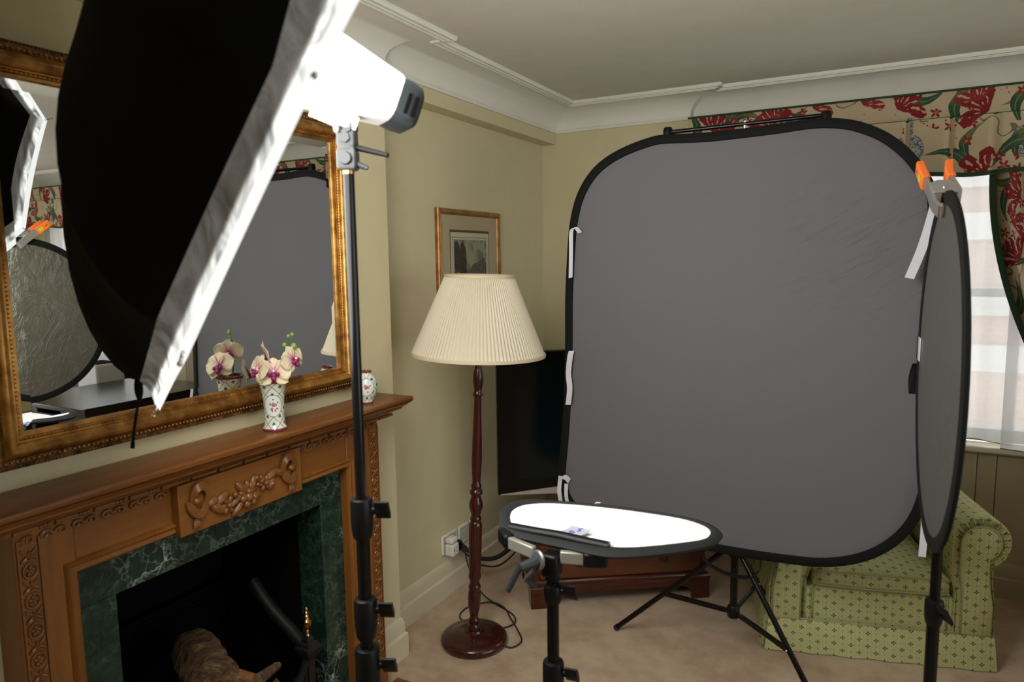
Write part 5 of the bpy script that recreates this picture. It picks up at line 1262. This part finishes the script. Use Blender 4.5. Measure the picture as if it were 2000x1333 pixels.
rp = rim(UP, 8, 0.006)
mid = [a.lerp(b, 0.74) for a, b in zip(rq, rp)]
bm = new(); rs = [rq]
for t in (0.2, 0.42, 0.74): rs.append([a.lerp(b, t) + (UC-a).normalized()*0.010*math.sin(PI*t) + V((0, 0, 0.003*math.sin(i*2.1+t*7))) for i, (a, b) in enumerate(zip(rq, rp))])
rs[-1] = mid
rings(bm, rs, cap=False); UBO('side_band', bm, 'band_cloth', smooth=True)
bm = new(); rings(bm, [mid, rp], cap=False); UBO('diffuser_edge', bm, 'diffuser_edge', smooth=True)
bm = new(); rs = [rp, [p.lerp(UC, 0.5) + UN*0.012 for p in rp]]
vr = rings(bm, rs, cap=False); cv = bm.verts.new(UC + UN*0.018)
for i in range(len(rp)): bm.faces.new((vr[-1][i], vr[-1][(i+1) % len(rp)], cv))
UBO('glowing_diffuser', bm, 'diffuser_glow', smooth=True)
bm = new(); rs = [[a.lerp(b, 0.62) for a, b in zip(rq, rp)], [p.lerp(UC, 0.5) - UN*0.012 for p in mid]]
rs = [[p.lerp(UC, 0.02) for p in rs[0]], rs[1]]
vr = rings(bm, rs, cap=False); cv = bm.verts.new(UC - UN*0.010)
for i in range(len(rp)): bm.faces.new((vr[-1][i], vr[-1][(i+1) % len(rp)], cv))
UBO('inner_glow_sheet', bm, 'inner_glow', smooth=True)  # added glowing sheet, lights the side band from inside
for i in (0, 1, 2, 3, 4, 5, 6, 7):
    d = (UQ[i]-apex).normalized(); out = (UP[i]-UC).normalized(); bm = new(); a = UP[i].lerp(UQ[i], 0.15); cyl(bm, a, a+out*0.016, 0.0022, 8); ball(bm, a+out*0.018, 0.0035, None, 8, 6); UBO('rib_tip', bm, 'chrome', smooth=True)
bm = new(); cyl(bm, apex-UN*0.02, UC+UN*0.10, 0.004, 10); UBO('shaft', bm, 'chrome', smooth=50)
bm = new(); ball(bm, UQ[2]+V((0.0, -0.002, -0.01)), (0.007, 0.007, 0.022), None, 10, 8); tube(bm, smooth_path([UQ[2]+V((0, -0.002, -0.02)), UQ[2]+V((-0.004, -0.006, -0.05)), UQ[2]+V((-0.010, -0.010, -0.085)), UQ[2]+V((-0.008, -0.016, -0.112))], 5), [0.0022]*13+[0.0035, 0.0035, 0.0035], 6); UBO('tie_strap', bm, 'black_fabric', smooth=True)

HOFF = 0.062
fh = thing('flash_head', 'studio flash head with white body and black rear cap beside the softbox', 'flash', UC + UN*0.14 + UU*HOFF)
HB = UC + UU*HOFF
def FH(name, bm, mat, parent=fh, **k):
    bm.transform(M.Translation(-(UC + UN*0.14 + UU*HOFF))); return obj(name, bm, mat, parent, **k)
def sect(a, w_, h, n=20, pw=0.45, dy=0.0):
    out = []
    for i in range(n):
        t = 2*PI*i/n; c_, s_ = math.cos(t), math.sin(t); out.append(HB + UN*a + UV_*w_*math.copysign(abs(c_)**pw, c_) + UU*(dy+h*math.copysign(abs(s_)**pw, s_)))
    return out
bm = new(); rings(bm, [sect(0.035, 0.052, 0.062), sect(0.045, 0.056, 0.068), sect(0.10, 0.055, 0.062), sect(0.165, 0.048, 0.050, dy=0.004), sect(0.205, 0.044, 0.044, dy=0.006), sect(0.212, 0.040, 0.040, dy=0.006)]); FH('white_body', bm, 'head_plastic', smooth=45)
bm = new(); rings(bm, [sect(0.195, 0.041, 0.041, dy=0.004), sect(0.225, 0.043, 0.043, dy=0.004), sect(0.246, 0.040, 0.040, dy=0.004), sect(0.255, 0.030, 0.030, dy=0.004)]); rc = FH('rear_cap', bm, 'grey_plastic', smooth=40)
bm = new(); c0 = HB + UN*0.2545
for s_ in (-1, 1): box(bm, -0.004, 0.004, -0.003, 0.003, -0.018, 0.018, mtx=M.Translation(HB+UN*0.232+UV_*(0.0415)+UN*0.007*s_) @ M(((UV_.x, UN.x, UU.x), (UV_.y, UN.y, UU.y), (UV_.z, UN.z, UU.z))).to_4x4())
FH('vent_slot', bm, 'soot', rc)
bm = new(); rings(bm, [sect(0.085, 0.016, 0.012, dy=-0.066), sect(0.16, 0.016, 0.014, dy=-0.062)]); FH('mount_rail', bm, 'head_plastic', smooth=40)

LX, LY = -0.840, 0.965
ls = stand('light_stand', 'tall black light stand carrying the flash head, in front of the fireplace', LX, LY, [(0.90, 1.752, 0.0097), (0.80, 1.17, 0.0125), (0.0, 0.86, 0.0145)], [(1.092, 1.168, 0.0205), (0.896, 0.975, 0.0215), (0.755, 0.878, 0.0235)], legs_r=0.46, knobdir=V((0.9, 0.42, 0)), legz=0.42)
def LS(name, bm, mat, parent=ls, **k):
    bm.transform(M.Translation((-LX, -LY, 0))); return obj(name, bm, mat, parent, **k)
T0 = V((LX, LY, 1.752))
rt = V((0.88, 0.47, 0)); fw = V((-0.47, 0.88, 0))
bm = new(); cyl(bm, T0, T0+V((0, 0, 0.006)), 0.0102, 24); LS('brass_ring', bm, 'brass', smooth=50)
bm = new(); rings(bm, [[T0+V((0, 0, z))+rt*(a*s_)+fw*(b*s_) for a, b in ((-1, -1), (1, -1), (1, 1), (-1, 1))] for z, s_ in ((0.006, 0.014), (0.012, 0.017), (0.038, 0.017), (0.044, 0.014), (0.05, 0.016), (0.072, 0.016), (0.076, 0.012))]); sw = LS('swivel_body', bm, 'bracket_grey', bevel=0.003)
bm = new(); cyl(bm, T0+V((0, 0, 0.025))-fw*0.016, T0+V((0, 0, 0.025))-fw*0.026, 0.012, 10, 0.010); cyl(bm, T0+V((0, 0, 0.060))-fw*0.014, T0+V((0, 0, 0.060))-fw*0.024, 0.009, 6); LS('hex_bolt', bm, 'bracket_grey', sw, smooth=40)
bm = new(); cyl(bm, T0+V((0, 0, 0.046))+rt*0.012, T0+V((0, 0, 0.032))+rt*0.068, 0.0055, 12, 0.0042); ball(bm, T0+V((0, 0, 0.032))+rt*0.068, 0.0045, None, 10, 6); LS('tilt_lever', bm, 'black_plastic', sw, smooth=50)
bm = new(); cyl(bm, T0+V((0, 0, 0.018))+rt*0.012, T0+V((0, 0, 0.010))+rt*0.034, 0.0065, 10, 0.004); LS('clamp_screw', bm, 'grey_plastic', sw, smooth=50)
top = HB + UN*0.13 - UU*0.078
bm = new(); cyl(bm, T0+V((0, 0, 0.080))-fw*0.012, T0+V((0, 0, 0.080))+fw*0.014, 0.017, 18); tube(bm, [T0+V((0, 0, 0.080)), T0.lerp(top, 0.75)+V((0, 0, 0.02)), top], [0.013, 0.013, 0.011], 10); LS('tilt_head', bm, 'grey_plastic', smooth=45)
bm = new(); cyl(bm, T0+V((0, 0, 0.080))-fw*0.012, T0+V((0, 0, 0.080))-fw*0.019, 0.014, 18, 0.012); LS('tilt_knob', bm, 'bracket_grey', smooth=45)

# ------------------------------------------------------------ furniture only seen in the mirror
dsk = thing('writing_desk', 'dark polished desk on the right of the room, seen only in the mirror', 'desk', (1.40, 2.95, 0))
bm = new(); box(bm, -0.45, 0.45, -0.50, 0.50, 0.69, 0.72); obj('desk_top', bm, 'dark_desk', dsk, bevel=0.006)
for x in (-0.43, 0.13): bm = new(); box(bm, x, x+0.30, -0.46, 0.46, 0.02, 0.69); obj('pedestal', bm, 'dark_desk', dsk, bevel=0.006)
ht = thing('convector_heater', 'white heater box with slotted top under the far window, seen in the mirror', 'heater', (2.02, 3.22, 0))
bm = new(); box(bm, -0.13, 0.13, -0.11, 0.11, 0.02, 0.85); obj('heater_case', bm, 'heater_white', ht, bevel=0.015)
bm = new()
for i in range(7): box(bm, -0.11+i*0.034, -0.092+i*0.034, -0.09, 0.09, 0.848, 0.853)
obj('top_grille', bm, 'soot', ht)
sb = thing('sideboard', 'dark low sideboard under the far window, seen only in the mirror', 'sideboard', (2.95, 3.55, 0))
bm = new(); box(bm, -0.75, 0.75, -0.20, 0.20, 0.06, 0.70); obj('cabinet', bm, 'dark_furniture', sb, bevel=0.006)
for x in (-0.70, 0.64): bm = new(); box(bm, x, x+0.06, -0.18, 0.18, 0.001, 0.06); obj('foot', bm, 'dark_desk', sb)
